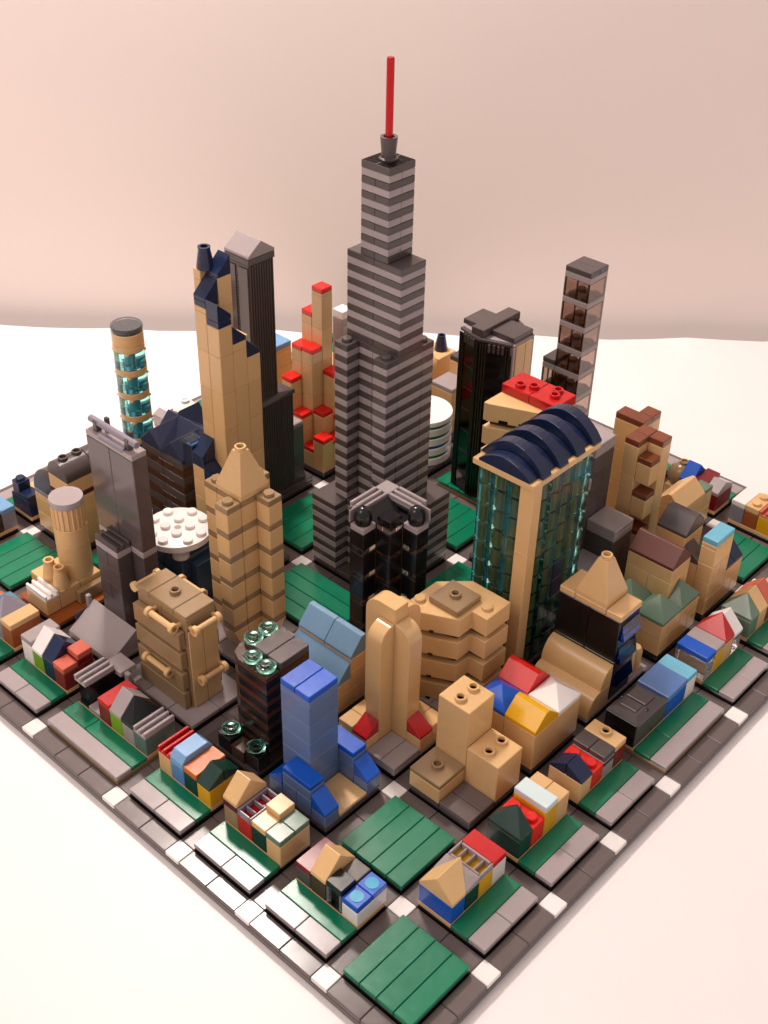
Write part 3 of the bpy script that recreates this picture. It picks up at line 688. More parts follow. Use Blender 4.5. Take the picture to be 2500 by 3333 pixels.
# --- tall tan tower with navy crystal caps
t = bld('tan_crystal_tower', 'tall tan tower stepping down with navy wedge caps and navy chimney', 18.5, 31)
def navycap(x, y, z, face):
    g = .014; lo = .25; hi = 1.15
    hs = {'-x': ((x, y), (x, y + 1)), '+x': ((x + 1, y), (x + 1, y + 1)), '-y': ((x, y), (x + 1, y)), '+y': ((x, y + 1), (x + 1, y + 1))}[face]
    pts = []
    for cx, cy in ((x, y), (x + 1, y), (x, y + 1), (x + 1, y + 1)):
        gx = cx + (g if cx == x else -g); gy = cy + (g if cy == y else -g)
        pts.append((gx, gy, z)); pts.append((gx, gy, z + (lo if (cx, cy) in hs else hi)))
    hull(t, 'wedge_cap', pts, 'navy')
wallrun(t, 17, 30, 18, 31, G, 17.1, 'tan', h=2.4); box(t, 'band_plate', 17, 30, 17.1, 18, 31, 17.5, 'navy'); navycap(17, 30, 17.5, '+x')
wallrun(t, 17, 31, 18, 32, G, 18.0, 'tan', h=2.4); box(t, 'band_plate', 17, 31, 18.0, 18, 32, 18.4, 'navy'); navycap(17, 31, 18.4, '-x')
wallrun(t, 18, 31, 19, 32, G, 19.5, 'tan', h=2.4); navycap(18, 31, 19.5, '-x')
wallrun(t, 18, 30, 19, 31, G, 15.8, 'tan', h=2.4); navycap(18, 30, 15.8, '+x')
wallrun(t, 19, 30, 20, 31, G, 14.6, 'tan', h=2.4); navycap(19, 30, 14.6, '+x')
wallrun(t, 19, 31, 20, 32, G, 15.4, 'tan', h=2.4)
wallrun(t, 17.6, 32, 18.6, 32.6, 12, 19.8, 'tan', h=2.4)
lathe(t, 'chimney', 18.1, 32.1, 19.8, [(.5, 0), (.5, .12), (.34, 1.1), (.36, 1.2), (.36, 1.26), (.22, 1.26), (.2, .8), (0, .8)], 'navy', 20)
wallrun(t, 16, 31, 17, 32, G, 7.9, 'tan'); box(t, 'band_plate', 16, 31, 7.9, 17, 32, 8.5, 'navy'); navycap(16, 31, 8.5, '-x')
wallrun(t, 16, 30, 17, 31, G, 6.6, 'tan'); box(t, 'band_plate', 16, 30, 6.6, 17, 31, 7.1, 'navy'); navycap(16, 30, 7.1, '-y')
box(t, 'silver_tile', 16, 32, 9.0, 17, 33, 9.3, 't_sky'); box(t, 'brick', 16.05, 32.02, 7.5, 16.95, 32.9, 9.0, 'navy')

# --- ribbed dark tower
t = bld('ribbed_dark_tower', 'very tall dark grey ribbed tower with shallow gable roof', 23, 34)
def ribbed(x0, y0, x1, y1, z0, z1):
    box(t, 'core', x0, y0, z0, x1, y1, z1, 'dbley')
    n = int(round((x1 - x0) / .2)); w = (x1 - x0) / n
    for k in range(n): box(t, 'rib', x0 + k * w + .05, y0 - .07, z0, x0 + (k + 1) * w - .05, y0 + .01, z1, 'dbley', gap=0)
ribbed(22, 33, 24, 35, 9, 18.3)
for k in range(26): box(t, 'zip_tooth', 21.97, 33.95 - (.05 if k % 2 else 0), 12.6 + k * .2, 22.02, 34.08 - (.05 if k % 2 else 0), 12.68 + k * .2, 'black', gap=0)
box(t, 'side_panel', 21.93, 33.02, 9.4, 22.0, 33.9, 18.1, 'glossgrey'); box(t, 'side_panel', 21.93, 34.1, 9.4, 22.0, 34.98, 18.1, 'glossgrey')
box(t, 'cornice', 21.95, 32.9, 18.3, 24.05, 35.02, 18.72, 'dbley', gap=0)
hull(t, 'roof', [(21.95, 32.9, 18.74), (24.05, 32.9, 18.74), (21.95, 35.02, 18.74), (24.05, 35.02, 18.74), (21.95, 32.9, 18.9), (24.05, 32.9, 18.9), (21.95, 35.02, 18.9), (24.05, 35.02, 18.9), (23, 32.9, 19.65), (23, 35.02, 19.65)], 'bley')
box(t, 'core_side', 21.98, 33, G, 24, 35, 9, 'dbley')
ribbed(22.4, 33, 25.3, 35.2, G + .8, 8.5); hull(t, 'shoulder_slope', [(22, 32.9, 8.5), (25.4, 32.9, 8.5), (22, 35, 8.5), (25.4, 35, 8.5), (25.4, 32.9, 8.8), (22, 33.3, 9.4), (24, 34.8, 9.6)], 'dbley')
wallrun(t, 25.3, 33.2, 26.4, 35.4, G, 5.6, 'dbley'); hull(t, 'small_slope', [(25.3, 33.3, 5.6), (26.4, 33.3, 5.6), (25.3, 35, 5.6), (26.4, 35, 5.6), (26.4, 33.3, 5.8), (25.3, 33.3, 5.8), (25.9, 35, 6.1)], 'bley')
box(t, 'foundation_plate', 21, 33, G, 27, 37, G + .4, 'dbley'); box(t, 'foundation_plate', 21.3, 33.3, G + .4, 26.6, 36.6, G + .8, 'floor')

# --- tan tower with red caps
t = bld('red_capped_tower', 'slim tan tower whose spiral of steps carries bright red caps', 30, 35)
for x, y, zt_ in ((28, 33, 3.2), (28, 34, 2.1), (28, 35, 4.4), (28, 36, 6.8), (29, 36, 8.9), (30, 36, 11.1), (30, 35, 13.1), (29, 33, 2.8), (29, 34, 4.5), (29, 35, 9.0), (30, 34, 7.2), (30, 33, 4.0)):
    top = zt_ if (x, y) != (29, 35) else 9.0
    wallrun(t, x, y, x + 1, y + 1, G, top, 'tan', h=2.4)
    box(t, 'red_cap', x, y, top, x + 1, y + 1, top + .36, 'bred')

# --- white tower behind
t = bld('white_tower', 'white slim tower with open top, half hidden behind the striped skyscraper', 34, 36)
wallrun(t, 33, 36, 34, 37, G, 9.8, 'bley'); box(t, 'white_cap', 33, 36, 9.8, 34, 37, 10.4, 'white'); wallrun(t, 34, 35, 36, 37, G, 8.2, 'bley'); box(t, 'white_cap', 34, 35, 8.2, 36, 37, 8.5, 'white')
lathe(t, 'white_knob', 34.5, 36, 8.5, [(.4, 0), (.4, .8), (.3, .9), (0, .9)], 'white', 20)
t = bld('blue_roofed_block', 'tan block with flat light blue roof behind the ribbed tower', 29, 40, 'toy building')
wallrun(t, 28, 38, 30, 42, G, 8.3, 'tan'); box(t, 'roof_tile', 28, 38, 8.3, 30, 42, 8.7, 'ltblue')

# --- teal ringed cylinder
t = bld('ringed_round_tower', 'round sea green glass tower with pale brown rings and clear cap', 18, 40)
z = G; k = 0
RT = [(.93, 0), (.99, .03), (.99, 1.17), (.93, 1.2)]
while z < 11.6:
    o = lathe(t, 'glass_drum', 18, 40, z, [(.97, .01), (.99, .03), (.99, 1.17), (.97, 1.19)], 't_teal', 32)
    lathe(o, 'drum_core', 18, 40, z, [(.22, 0), (.22, 1.19)], 'azure', 20)
    for a in range(4): lathe(o, 'drum_stud', 18 + .5 * (1 if a % 2 else -1), 40 + .5 * (1 if a > 1 else -1), z + .03, [(.3, 0), (.3, .3), (.25, .34), (0, .34)], 'azure', 14)
    z += 1.2
    lathe(t, 'ring_plate', 18, 40, z, [(.97, 0), (1.0, .03), (1.0, .4), (.97, .43), (0, .43)], 'lav' if False else 'salmon' if False else 'dtan', 32) if False else lathe(t, 'ring_plate', 18, 40, z, [(.97, 0), (1.0, .03), (1.0, .40), (.97, .43)], 'tan', 32)
    for a in range(4):
        an_ = math.radians(45 + 90 * a); p = (18 + .92 * math.cos(an_), 40 + .92 * math.sin(an_))
        box(o, 'ring_notch', p[0] - .14, p[1] - .14, z - .18, p[0] + .14, p[1] + .14, z + .01, 'tan')
    z += .44
lathe(t, 'ring_plate', 18, 40, z, [(.97, 0), (1.0, .03), (1.0, .75), (.97, .78), (0, .78)], 'tan', 32)
lathe(t, 'clear_cap', 18, 40, z + .78, [(.98, 0), (1.0, .03), (1.0, .36), (.97, .4), (0, .4)], 't_clear', 32)

# --- light blue roofed building
t = bld('blue_gabled_block', 'tan block with grainy light blue gable roof and lower lean to roof', 14, 18, 'toy building')
wallrun(t, 13, 16, 15, 20, G, 4.2, 'tan'); wallrun(t, 12, 16, 13, 20, G, 2.9, 'tan')
for a, b in ((16, 18), (18, 20)): profile(t, 'roof', [(15, 4.2), (13, 4.2), (13, 4.35), (13.85, 5.35), (14.15, 5.35), (15, 4.35)], 'y', a, b, 'bluegrain')
profile(t, 'lean_to_roof', [(13, 2.9), (12, 2.9), (12, 3.05), (13, 4.1)], 'y', 16, 20, 'bluegrain')

# --- art deco tan tower
t = bld('rounded_fin_tower', 'tan tower of rounded upright fins above red wedges and grey forecourt', 13.5, 13.5)
def finprof(h0, h1, z0, z1, r, side):
    """rectangle whose top corner on one side is rounded with radius r"""
    n = 10
    if side == 'hi': return [(h0, z0), (h1, z0)] + [(h1 - r + r * math.cos(a), z1 - r + r * math.sin(a)) for a in [math.pi / 2 * i / n for i in range(n + 1)]] + [(h0, z1)]
    return [(h0, z0), (h1, z0), (h1, z1)] + [(h0 + r - r * math.sin(a), z1 - r + r * math.cos(a)) for a in [math.pi / 2 * i / n for i in range(n + 1)]]
profile(t, 'tall_fin', finprof(13, 15, G, 9.4, .95, 'hi'), 'x', 13, 14, 'tan', smooth=True)
profile(t, 'side_fin', finprof(14, 15, G, 9.0, .9, 'hi'), 'y', 13, 14, 'tan', smooth=True)
profile(t, 'front_fin', finprof(12, 13, G, 8.5, .95, 'lo'), 'y', 13, 14, 'tan', smooth=True)
profile(t, 'front_fin', finprof(12, 13, G, 8.5, .95, 'lo'), 'x', 13, 14, 'tan', smooth=True)
wallrun(t, 11, 13, 12, 15, G, 1.75, 'tan'); box(t, 'wing_tile', 11, 14, 1.75, 12, 15, 2.1, 'tan'); wallrun(t, 12, 14, 13, 15, G, 2.1, 'tan')
wallrun(t, 13, 11, 15, 12, G, 1.75, 'tan'); box(t, 'wing_tile', 14, 11, 1.75, 15, 12, 2.1, 'tan'); wallrun(t, 14, 12, 15, 13, G, 2.1, 'tan')
hull(t, 'red_wedge', [(11.01, 13.01, 1.75), (11.99, 13.01, 1.75), (11.01, 13.99, 1.75), (11.99, 13.99, 1.75), (11.01, 13.01, 1.95), (11.01, 13.99, 1.95), (11.99, 13.01, 2.6), (11.99, 13.99, 2.6)], 'red')
hull(t, 'red_wedge', [(13.01, 11.01, 1.75), (13.99, 11.01, 1.75), (13.01, 11.99, 1.75), (13.99, 11.99, 1.75), (13.01, 11.01, 1.95), (13.99, 11.01, 1.95), (13.01, 11.99, 2.6), (13.99, 11.99, 2.6)], 'red')
box(t, 'brick', 14, 14, G, 15, 15, 3.3, 'tan')
box(t, 'forecourt_tile', 11, 11, G, 13, 12, 1.15, 'bley'); box(t, 'forecourt_tile', 11, 12, G, 13, 13, 1.15, 'bley')

# --- tan blocks with hollow studs
t = bld('tan_step_blocks', 'three plain tan blocks stepping down, each with hollow studs', 13.5, 8, 'toy building')
wallrun(t, 13, 8, 15, 10, G, 5.75, 'tan', h=4.9, split=0); hollow(t, 13.5, 9, 5.75, 'tan'); hollow(t, 14.5, 9, 5.75, 'tan')
wallrun(t, 13, 6, 15, 8, G, 3.4, 'tan', h=2.6, split=0); hollow(t, 13.5, 7, 3.4, 'tan'); hollow(t, 14.5, 7, 3.4, 'tan')
box(t, 'brick', 11, 8, G, 13, 10, 1.85, 'tan'); box(t, 'jumper_plate', 11, 8, 1.85, 13, 10, 2.15, 'dtan'); hollow(t, 12, 9, 2.15, 'dtan')
box(t, 'forecourt_tile', 11, 6, G, 12, 8, 1.1, 'floor'); box(t, 'forecourt_tile', 12, 6, G, 13, 8, 1.1, 'floor')

# --- four coloured roofs
t = bld('four_colour_block', 'tan market block with red, white, yellow and blue quarter roofs', 18, 8, 'toy building')
wallrun(t, 16, 6, 20, 8, G, 3.35, 'tan', h=2.45); wallrun(t, 16, 8, 20, 10, G, 3.35, 'tan', h=2.45)
profile(t, 'yellow_roof', [(16, 3.35), (18, 3.35), (18, 3.6), (17.15, 4.4), (16.85, 4.4), (16, 3.6)], 'y', 6, 8, 'yellow')
profile(t, 'red_roof', [(18, 3.35), (20, 3.35), (20, 3.6), (19.15, 4.4), (18.85, 4.4), (18, 3.6)], 'y', 8, 10, 'bred')
for (x, y, m, nm) in ((18, 6, 'white', 'white_roof'), (16, 8, 'blue', 'blue_roof')):
    hull(t, nm, [(x + .015, y + .015, 3.35), (x + 1.985, y + .015, 3.35), (x + .015, y + 1.985, 3.35), (x + 1.985, y + 1.985, 3.35), (x + .015, y + .015, 3.6), (x + 1.985, y + .015, 3.6), (x + .015, y + 1.985, 3.6), (x + 1.985, y + 1.985, 3.6), (x + 1, y + 1, 4.4)], m)

# --- zigzag building
t = bld('zigzag_wedge_block', 'tan block of four notched wedge storeys under a brown hollow stud plate', 18, 13, 'toy building')
poly = [(17, 12), (18, 12), (18, 11), (20, 11), (20, 13.6), (19.6, 14), (18.6, 15), (16, 15), (16, 14)]
inner = [(17.2, 12.3), (18.3, 12.3), (18.3, 11.4), (19.6, 11.4), (19.6, 14.6), (16.6, 14.6), (16.6, 14)]
z = G
for k in range(4):
    zt_ = G + .0 + 1.2 + 1.6 * k
    zb_ = zt_ - 1.2
    prism(t, 'storey', poly, zb_, zt_, 'tan')
    if k < 3: prism(t, 'recess', inner, zt_ + .002, zt_ + .398, 'brown')
    o_ = box(t, 'slot', 16.25 + .0, 13.2, zb_ - .02, 16.65, 13.75, zb_ + .14, 'black')
zt_ = G + 6.0
box(t, 'jumper_plate', 17, 12.2, zt_, 19, 14.2, zt_ + .38, 'dtan'); hollow(t, 18, 13.2, zt_ + .38, 'dtan'); stud(t, 18.7, 11.6, zt_, 'tan'); stud(t, 16.8, 14.6, zt_, 'tan')

# --- teal glass tower with arched navy roof
t = bld('teal_glass_tower', 'sea green glass block tower with tan corner column and arched navy roof', 24, 13)
box(t, 'core', 22.5, 12.2, G, 25.8, 14.0, 13.3, 'azure')
zz = G; k = 0
nr = 10; hh = (13.35 - G) / nr
for k in range(nr):
    z0 = G + k * hh; z1 = z0 + hh
    for x in (22, 23, 24, 25):
        if k in (3, 4) and x in (24,): 
            box(t, 'dark_glass_brick', x, 11.15, z0, x + 1, 12, z1, 'navy'); continue
        o = box(t, 'glass_brick', x, 11.15, z0, x + 1, 12, z1, 't_teal', gap=.012)
        lathe(o, 'glass_tube', x + .5, 11.6, z0 + .1, [(.27, 0), (.27, hh - .25)], 'dtan', 12)
    for y in (12, 13, 14):
        o = box(t, 'glass_brick', 21.35, y, z0, 22.2, min(y + 1, 14.8), z1, 't_teal', gap=.012)
        lathe(o, 'glass_tube', 21.85, y + .45, z0 + .1, [(.27, 0), (.27, hh - .25)], 'dtan', 12)
    box(t, 'glass_brick', 26, 11.15, z0, 26.6, 14.8, z1, 't_teal', gap=.012)
for k in range(3): box(t, 'corner_column', 21.2, 11.1, G + k * 4.15, 22, 12, G + (k + 1) * 4.15, 'tan')
box(t, 'roof_plate', 21, 11, 13.4, 24, 15, 13.78, 'tan'); box(t, 'roof_plate', 24, 11, 13.4, 27, 15, 13.78, 'tan')
def archp(y0, y1, z0, hgt, n=12):
    return [(y0, z0), (y1, z0)] + [(y1 + (y0 - y1) * i / n, z0 + .12 + hgt * math.sin(math.pi * i / n) ** .8) for i in range(n + 1)]
for k, x in enumerate((21, 22.5, 24, 25.5)):
    profile(t, 'arched_roof', archp(11.3, 14.6, 13.78, .72), 'x', x, x + .75, 'navy', smooth=False)
    profile(t, 'arched_roof', archp(11.0, 15.0, 13.78, 1.25), 'x', x + .75, x + 1.5, 'navy', smooth=False)
# --- black block with pyramid
t = bld('black_pyramid_block', 'black block with tan pyramid, tan roof plates and stepped tan barrel', 23.5, 8, 'toy building')
box(t, 'brick', 23, 6, G, 25, 8, 3.7, 'black'); box(t, 'brick', 23, 8, G, 25, 10, 3.7, 'black'); box(t, 'brick', 23, 6.05, 3.7, 25, 8, 6.5, 'black'); box(t, 'brick', 23, 8, 3.7, 25, 10, 6.5, 'black')
for k in range(3): hull(t, 'blue_glass_slope', [(23.3, 6.04, 1.8 + k * 1.6), (24.95, 6.04, 1.8 + k * 1.6), (23.3, 5.8, 1.9 + k * 1.6), (24.95, 5.8, 1.9 + k * 1.6), (23.3, 6.04, 2.9 + k * 1.6), (24.95, 6.04, 2.9 + k * 1.6)], 't_blue')
box(t, 'roof_plate', 23, 6, 6.5, 25, 7, 6.9, 'tan'); box(t, 'roof_plate', 23, 7, 6.5, 25, 9, 6.88, 'tan'); box(t, 'roof_plate', 23, 9, 6.5, 25, 10, 6.9, 'tan')
pyramid(t, 23, 7, 6.9, 'tan')
def qp(x0, w, z0, h): return [(x0 + w, z0), (x0, z0)] + [(x0 + w - w * math.cos(a), z0 + h * math.sin(a)) for a in [math.pi / 2 * i / 12 for i in range(1, 13)]]
for a, b in ((6, 10),):
    profile(t, 'barrel_lower', qp(21, 1.0, G, 1.35), 'y', a, b, 'tan', smooth=True)
    box(t, 'barrel_wall', 22, a, G, 23, b, 2.25, 'tan'); profile(t, 'barrel_upper', qp(22, 1.0, 2.25, 1.35), 'y', a, b, 'tan', smooth=True)
for x, h in ((25.1, 2.0), (25.9, 1.5)): lathe(t, 'round_post', x + .45, 6.6, G, [(.42, 0), (.42, h - .2), (.3, h), (0, h)], 'tan', 20)

# --- grey stepped blocks
t = bld('grey_quad_block', 'dark grey office block of four flat roofed steps with pale caps', 30, 13)
for (x, y, zt_) in ((30, 11, 5.35), (30, 13, 10.3), (28, 13, 8.2), (28, 11, 3.2)):
    wallrun(t, x, y, x + 2, y + 2, G, zt_, 'dbley', split=1); box(t, 'cap_plate', x, y, zt_, x + 2, y + 2, zt_ + .4, 'bley'); box(t, 'cap_tile', x, y, zt_ + .4, x + 2, y + 2, zt_ + .78, 'bley')
# --- cross tower
t = bld('cross_plan_tower', 'tan cross shaped tower with brown caps and cut out corner niches', 35, 13)
BT = 10.1
for (x0, y0, x1, y1) in ((33, 12, 34, 13), (34, 11, 35, 12), (34, 12, 35, 13), (35, 13, 36, 15), (36, 13, 37, 14)):
    wallrun(t, x0, y0, x1, y1, G, BT, 'tan', h=2.4)
    box(t, 'brown_cap', x0, y0, BT, x1, y1, BT + .42, 'rbrown')
for zt_, hb in ((9.2, 1.75), (6.8, 1.75), (4.2, 1.7)):
    box(t, 'niche_sill', 33, 11, zt_ - .02, 34, 12, zt_ + .38, 'rbrown'); box(t, 'corner_brick', 33, 11, max(G, zt_ - hb + .4), 34, 12, zt_ - .02, 'tan')
box(t, 'corner_brick', 33, 11, G, 34, 12, 1.6, 'rbrown')
# --- brown roof block and sage roofs
t = bld('brown_gabled_block', 'tan block with grainy dark brown gable roof', 31, 8.5, 'toy building')
wallrun(t, 30, 7, 32, 10, G, 5.4, 'tan'); profile(t, 'roof', [(32, 5.4), (30, 5.4), (30, 5.6), (30.9, 6.5), (31.1, 6.5), (32, 5.6)], 'y', 7, 10, 'browngrain')
t = bld('sage_peaked_block', 'tan block with sage green pointed roofs below the brown gable', 30, 6.5, 'toy building')
wallrun(t, 28, 6, 30, 8, G, 3.1, 'tan', split=1); wallrun(t, 30, 6, 32, 7, G, 3.1, 'tan'); wallrun(t, 28, 8, 30, 10, G, 3.1, 'tan')
for y in (6, 8): hull(t, 'sage_roof', [(28, y, 3.1), (30, y, 3.1), (28, y + 2, 3.1), (30, y + 2, 3.1), (28, y, 3.3), (30, y, 3.3), (28, y + 2, 3.3), (30, y + 2, 3.3), (29, y + 1, 4.4)], 'sage')
hull(t, 'sage_roof', [(30, 6, 3.1), (32, 6, 3.1), (30, 6.98, 3.1), (32, 6.98, 3.1), (30, 6, 3.3), (32, 6, 3.3), (30, 6.98, 3.3), (32, 6.98, 3.3), (31, 6.98, 4.4)], 'sage')
# --- slate roof, aqua tile, navy wedge group
t = bld('slate_roofed_block', 'tan block with slate grey sloping roof beside the cross shaped tower', 34, 9, 'toy building')
wallrun(t, 33, 8, 35, 10, G, 5.6, 'tan', split=1); profile(t, 'roof', [(35, 5.6), (33, 5.6), (33, 5.8), (33.9, 6.7), (34.4, 6.7), (35, 6.1)], 'y', 8, 10, 'dbley')
box(t, 'brick', 33, 7, G, 34, 8, 4.2, 'tan'); hull(t, 'curved_bracket', [(33, 7, 4.2), (34, 7, 4.2), (33, 8, 4.2), (34, 8, 4.2), (34, 7, 4.5), (33, 7, 4.5), (33, 8, 5.2), (34, 8, 5.2)], 'dbley')
t = bld('aqua_tile_tower', 'narrow tan tower with aqua tile next to a navy wedge topped block', 35, 6.5)
wallrun(t, 33, 6, 35, 7, G, 6.0, 'tan'); box(t, 'aqua_tile', 33, 6, 6.0, 35, 7, 6.38, 'azure')
wallrun(t, 35, 6, 37, 7, G, 3.2, 'tan')
for x in (35, 36): hull(t, 'navy_wedge', [(x + .015, 6, 3.2), (x + .985, 6, 3.2), (x + .015, 7, 3.2), (x + .985, 7, 3.2), (x + .015, 6, 3.35), (x + .985, 6, 3.35), (x + .015, 7, 4.3), (x + .985, 7, 4.3)], 'navy')
t = bld('tan_gabled_hall', 'plain tan hall with tan gable roof behind the slate roof', 40, 12, 'toy building')
wallrun(t, 38, 11, 42, 13, G, 3.3, 'tan'); profile(t, 'roof', [(13, 3.3), (11, 3.3), (11, 3.5), (11.9, 4.35), (12.1, 4.35), (13, 3.5)], 'x', 38, 41, 'tan'); box(t, 'sage_tile', 41, 11, 3.3, 42, 12, 3.6, 'sage')

# --- octagonal dark tower
t = bld('octagonal_dark_tower', 'dark smoky many sided tower with grey cross of roof slabs and tan side', 35, 24)
oct_ = [(33.4, 26), (32.95, 24.1), (33.7, 22.1), (35.9, 22.1), (36.9, 24.1), (35.9, 26)]
prism(t, 'core', [(33.6, 25.9), (33.2, 24.1), (33.9, 22.3), (35.8, 22.3), (36.6, 24.1), (35.8, 25.9)], G, 12.6, 'brown')
def facade(p, q, mat, name='glass_storey', nz=7, z0=G, z1=12.0):
    dx, dy = q[0] - p[0], q[1] - p[1]; L_ = math.hypot(dx, dy); nx, ny = dy / L_, -dx / L_
    if (nx * (p[0] - 35) + ny * (p[1] - 24)) < 0: nx, ny = -nx, -ny
    for k in range(nz):
        a = z0 + (z1 - z0) * k / nz; b = z0 + (z1 - z0) * (k + 1) / nz
        prism(t, name, [p, q, (q[0] - nx * .25, q[1] - ny * .25), (p[0] - nx * .25, p[1] - ny * .25)], a, b, mat, bev=.02)
    # vertical ribs at both ends
    for s in (.04, .12, .20, .84, .92):
        c = (p[0] + dx * s, p[1] + dy * s)
        box(t, 'rib', c[0] - .06 + nx * .03, c[1] - .06 + ny * .03, z0, c[0] + .06 + nx * .03, c[1] + .06 + ny * .03, z1 + .55, 'black', gap=0)
    for s in (.32, .46, .60, .73):
        c = (p[0] + dx * s, p[1] + dy * s)
        box(t, 'parapet_post', c[0] - .09 + nx * .02, c[1] - .09 + ny * .02, z1, c[0] + .09 + nx * .02, c[1] + .09 + ny * .02, z1 + .6, 'dbley', gap=0)
    prism(t, 'parapet', [p, q, (q[0] - nx * .3, q[1] - ny * .3), (p[0] - nx * .3, p[1] - ny * .3)], z1 + .6, z1 + .8, 'dbley', bev=.02)
facade(oct_[0], oct_[1], 't_black'); facade(oct_[1], oct_[2], 't_black'); facade(oct_[3], oct_[4], 't_black')
for a, b in ((34.0, 34.95), (34.95, 35.7)): box(t, 'tan_panel', a, 21.95, 6.5, b, 22.32, 12.6, 'tan')
box(t, 'tan_panel', 34.0, 21.95, G, 35.7, 22.32, 6.5, 'tan')
box(t, 'pale_strip', 33.75, 22.0, G, 34.0, 22.34, 12.6, 'bley'); box(t, 'pale_strip', 35.7, 22.0, G, 35.9, 22.34, 12.6, 'bley')
prism(t, 'roof_deck', [(33.6, 26), (33.15, 24.1), (33.85, 22.05), (35.95, 22.05), (36.8, 24.1), (35.9, 26)], 12.6, 12.72, 'bley')
box(t, 'roof_slab', 34, 22.2, 12.74, 36, 24, 13.1, 'dbley'); box(t, 'roof_slab', 34, 25, 12.74, 36, 26.3, 13.1, 'dbley'); box(t, 'roof_slab', 33.2, 24, 12.74, 37, 25, 13.3, 'dbley')

# --- red topped slotted building
t = bld('red_topped_wedge_block', 'tan slotted wedge block topped by a dark red brick with hollow studs', 30.5, 18)
pl1 = [(28.4, 20), (28.4, 19.7), (30, 16), (32, 16), (32, 20)]; pl2 = [(28.8, 19.8), (30.2, 16.3), (31.8, 16.3), (31.8, 19.8)]
zt_ = 11.9
for k in range(7):
    a = zt_ - 1.6 * k - 1.2
    if a < G: break
    prism(t, 'storey', pl1, a, a + 1.2, 'tan'); prism(t, 'recess', pl2, a - .398, a - .002, 'brown')
    for s in (.18, .48):
        x = 28.4 + (30 - 28.4) * s; y = 19.7 - 3.7 * s
        prism(t, 'slot', [(x - .03, y), (x + .2, y - .5), (x + .3, y - .4), (x + .08, y + .1)], a - .02, a + .22, 'black', bev=0)
box(t, 'red_brick', 30, 16, 11.9, 32, 18, 12.5, 'red'); box(t, 'red_brick', 30, 18, 11.9, 32, 20, 12.5, 'red')
for x, y in ((30.5, 19), (30.9, 18.3), (31.5, 17.0), (30.9, 16.8)): hollow(t, x, y, 12.5, 'red')

# --- smoky glass tower right
t = bld('smoky_glass_tower', 'see through smoky window tower with pale grey floors at the right', 41, 22)
box(t, 'roof_tile', 40, 21, 15.5, 41, 23, 15.88, 'dbley'); box(t, 'roof_tile', 41, 21, 15.5, 42, 23, 15.88, 'dbley')
z = 15.5
def storey(x0, y0, x1, y1, zt, h):
    o = box(t, 'floor_plate', x0, y0, zt - .4, x1, y1, zt, 'bley')
    zb_ = zt - .4 - h; th = .05; ztt = zt - .4
    for nm, b in (('window', (x0 + .02, y0 + .02, x1 - .02, y0 + .02 + th)), ('window', (x0 + .02, y1 - .02 - th, x1 - .02, y1 - .02)), ('window', (x0 + .02, y0 + .08, x0 + .02 + th, y1 - .08)), ('window', (x1 - .02 - th, y0 + .08, x1 - .02, y1 - .08))):
        box(t, nm, b[0], b[1], zb_, b[2], b[3], ztt, 't_brown', gap=0)
    for cx, cy in ((x0 + .08, y0 + .12), (x1 - .12, y0 + .12), (x0 + .08, y1 - .12), (x0 + .12, (y0 + y1) / 2)):
        box(t, 'window_frame', cx - .04, cy - .05, zb_, cx + .06, cy + .05, ztt, 'brown', gap=0)
    for cx in (x0 + .5, x1 - .5):
        for cy in (y0 + .5, y1 - .5): lathe(o, 'floor_stud', cx, cy, zb_, [(.3, 0), (.3, .2), (0, .2)], 'dtan', 14)
while z > 3:
    storey(40, 21, 42, 23, z, 1.33); z -= 1.73
z = 15.5 - 1.73 * 4 + .0
box(t, 'roof_tile', 40, 23, z + .0, 42, 24, z + .36, 'dbley')
while z > 3:
    storey(40, 23, 42, 24, z, 1.33); z -= 1.73
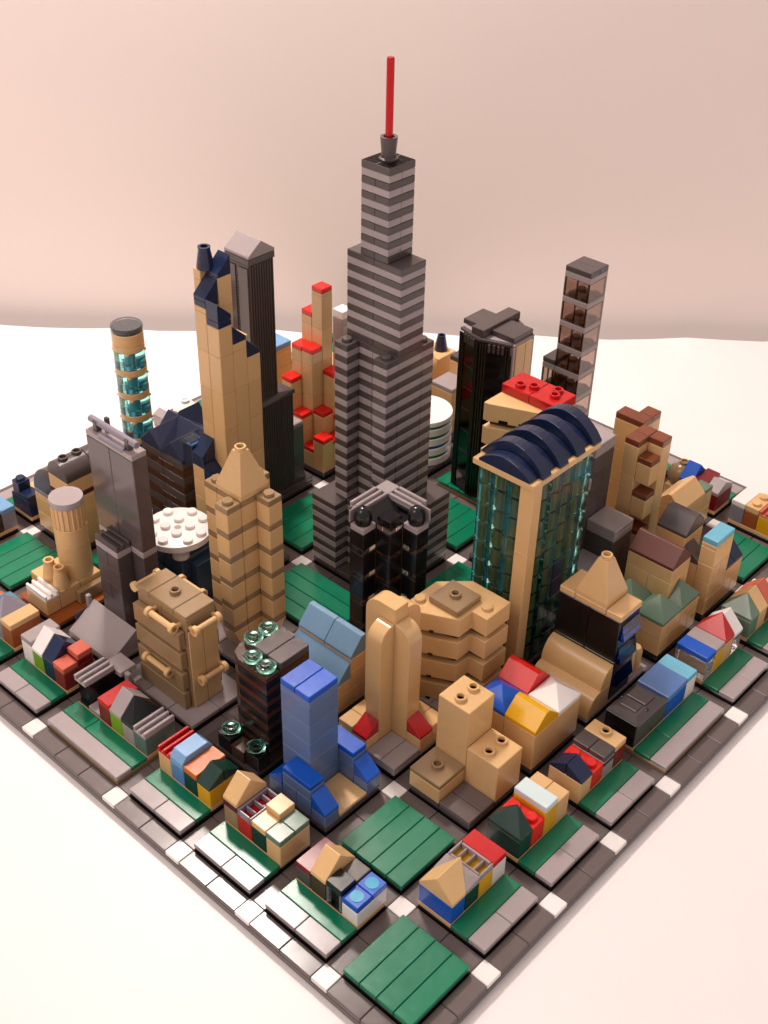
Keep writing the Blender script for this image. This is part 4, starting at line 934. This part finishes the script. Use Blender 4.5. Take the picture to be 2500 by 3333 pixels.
# --- buildings between the skyscraper and the dark tower
t = bld('striped_drum', 'white round drum with green and blue chevron bands behind the skyscraper', 35, 30, 'toy building')
z = G
for k in range(4):
    lathe(t, 'drum_plate', 35, 30, z, [(1.95, 0), (2.0, .03), (2.0, .5), (1.95, .53)], 'white', 48)
    lathe(t, 'chevron_band', 35, 30, z + .53, [(1.88, 0), (1.88, .26)], ('green', 'blue', 'green', 'green')[k], 48); z += .79
lathe(t, 'drum_top', 35, 30, z, [(2.0, 0), (2.0, .3), (1.97, .34), (0, .34)], 'white', 48)
lathe(t, 'red_knob', 34.4, 30.9, z + .34, [(.4, 0), (.4, .5), (.2, .62), (0, .62)], 'bred', 20)
t = bld('pale_roofed_block', 'tan block with pale grey flat roof behind the striped drum', 40, 31, 'toy building')
wallrun(t, 38, 30, 42, 32, G, 4.3, 'tan'); box(t, 'roof_tile', 38, 30, 4.3, 40, 32, 4.65, 'bley')
box(t, 'brick', 40, 30, 4.3, 42, 32, 5.6, 'tan'); box(t, 'roof_tile', 40, 30, 5.6, 42, 32, 6.0, 'dbley')
t = bld('arched_tan_block', 'tan round arched block with navy cone top behind the skyscraper', 40, 35, 'toy building')
wallrun(t, 38, 33, 42, 35, G, 3.8, 'tan')
for a, zb_, rr in ((38.0, 3.8, 1.4), (38.0, 5.2, 1.0)):
    pass
ar = [(35, 3.8), (33, 3.8)] + [(34 - math.cos(a), 4.6 + 1.0 * math.sin(a)) for a in [math.pi * i / 14 for i in range(15)]]
profile(t, 'arch_roof', ar, 'x', 38, 40, 'tan', smooth=True)
box(t, 'brick', 40, 33, 3.8, 42, 35, 5.2, 'tan'); lathe(t, 'navy_cone', 41.3, 33.9, 5.2, [(.5, 0), (.5, .1), (.3, 1.15), (.3, 1.2), (.2, 1.2), (.2, .9), (0, .9)], 'navy', 20)
t = bld('tall_arched_block', 'tall tan round arched block just behind the striped skyscraper', 34, 34, 'toy building')
wallrun(t, 33, 33, 35, 35, G, 6.4, 'tan', split=1)
ar = [(35, 6.4), (33, 6.4)] + [(34 - math.cos(a), 6.9 + 1.05 * math.sin(a)) for a in [math.pi * i / 14 for i in range(15)]]
profile(t, 'arch_roof', [(h, zz_) for h, zz_ in ar], 'x', 33.2, 35, 'tan', smooth=True)
for o in bpy.data.objects:
    if '_o' in o: del o['_o']
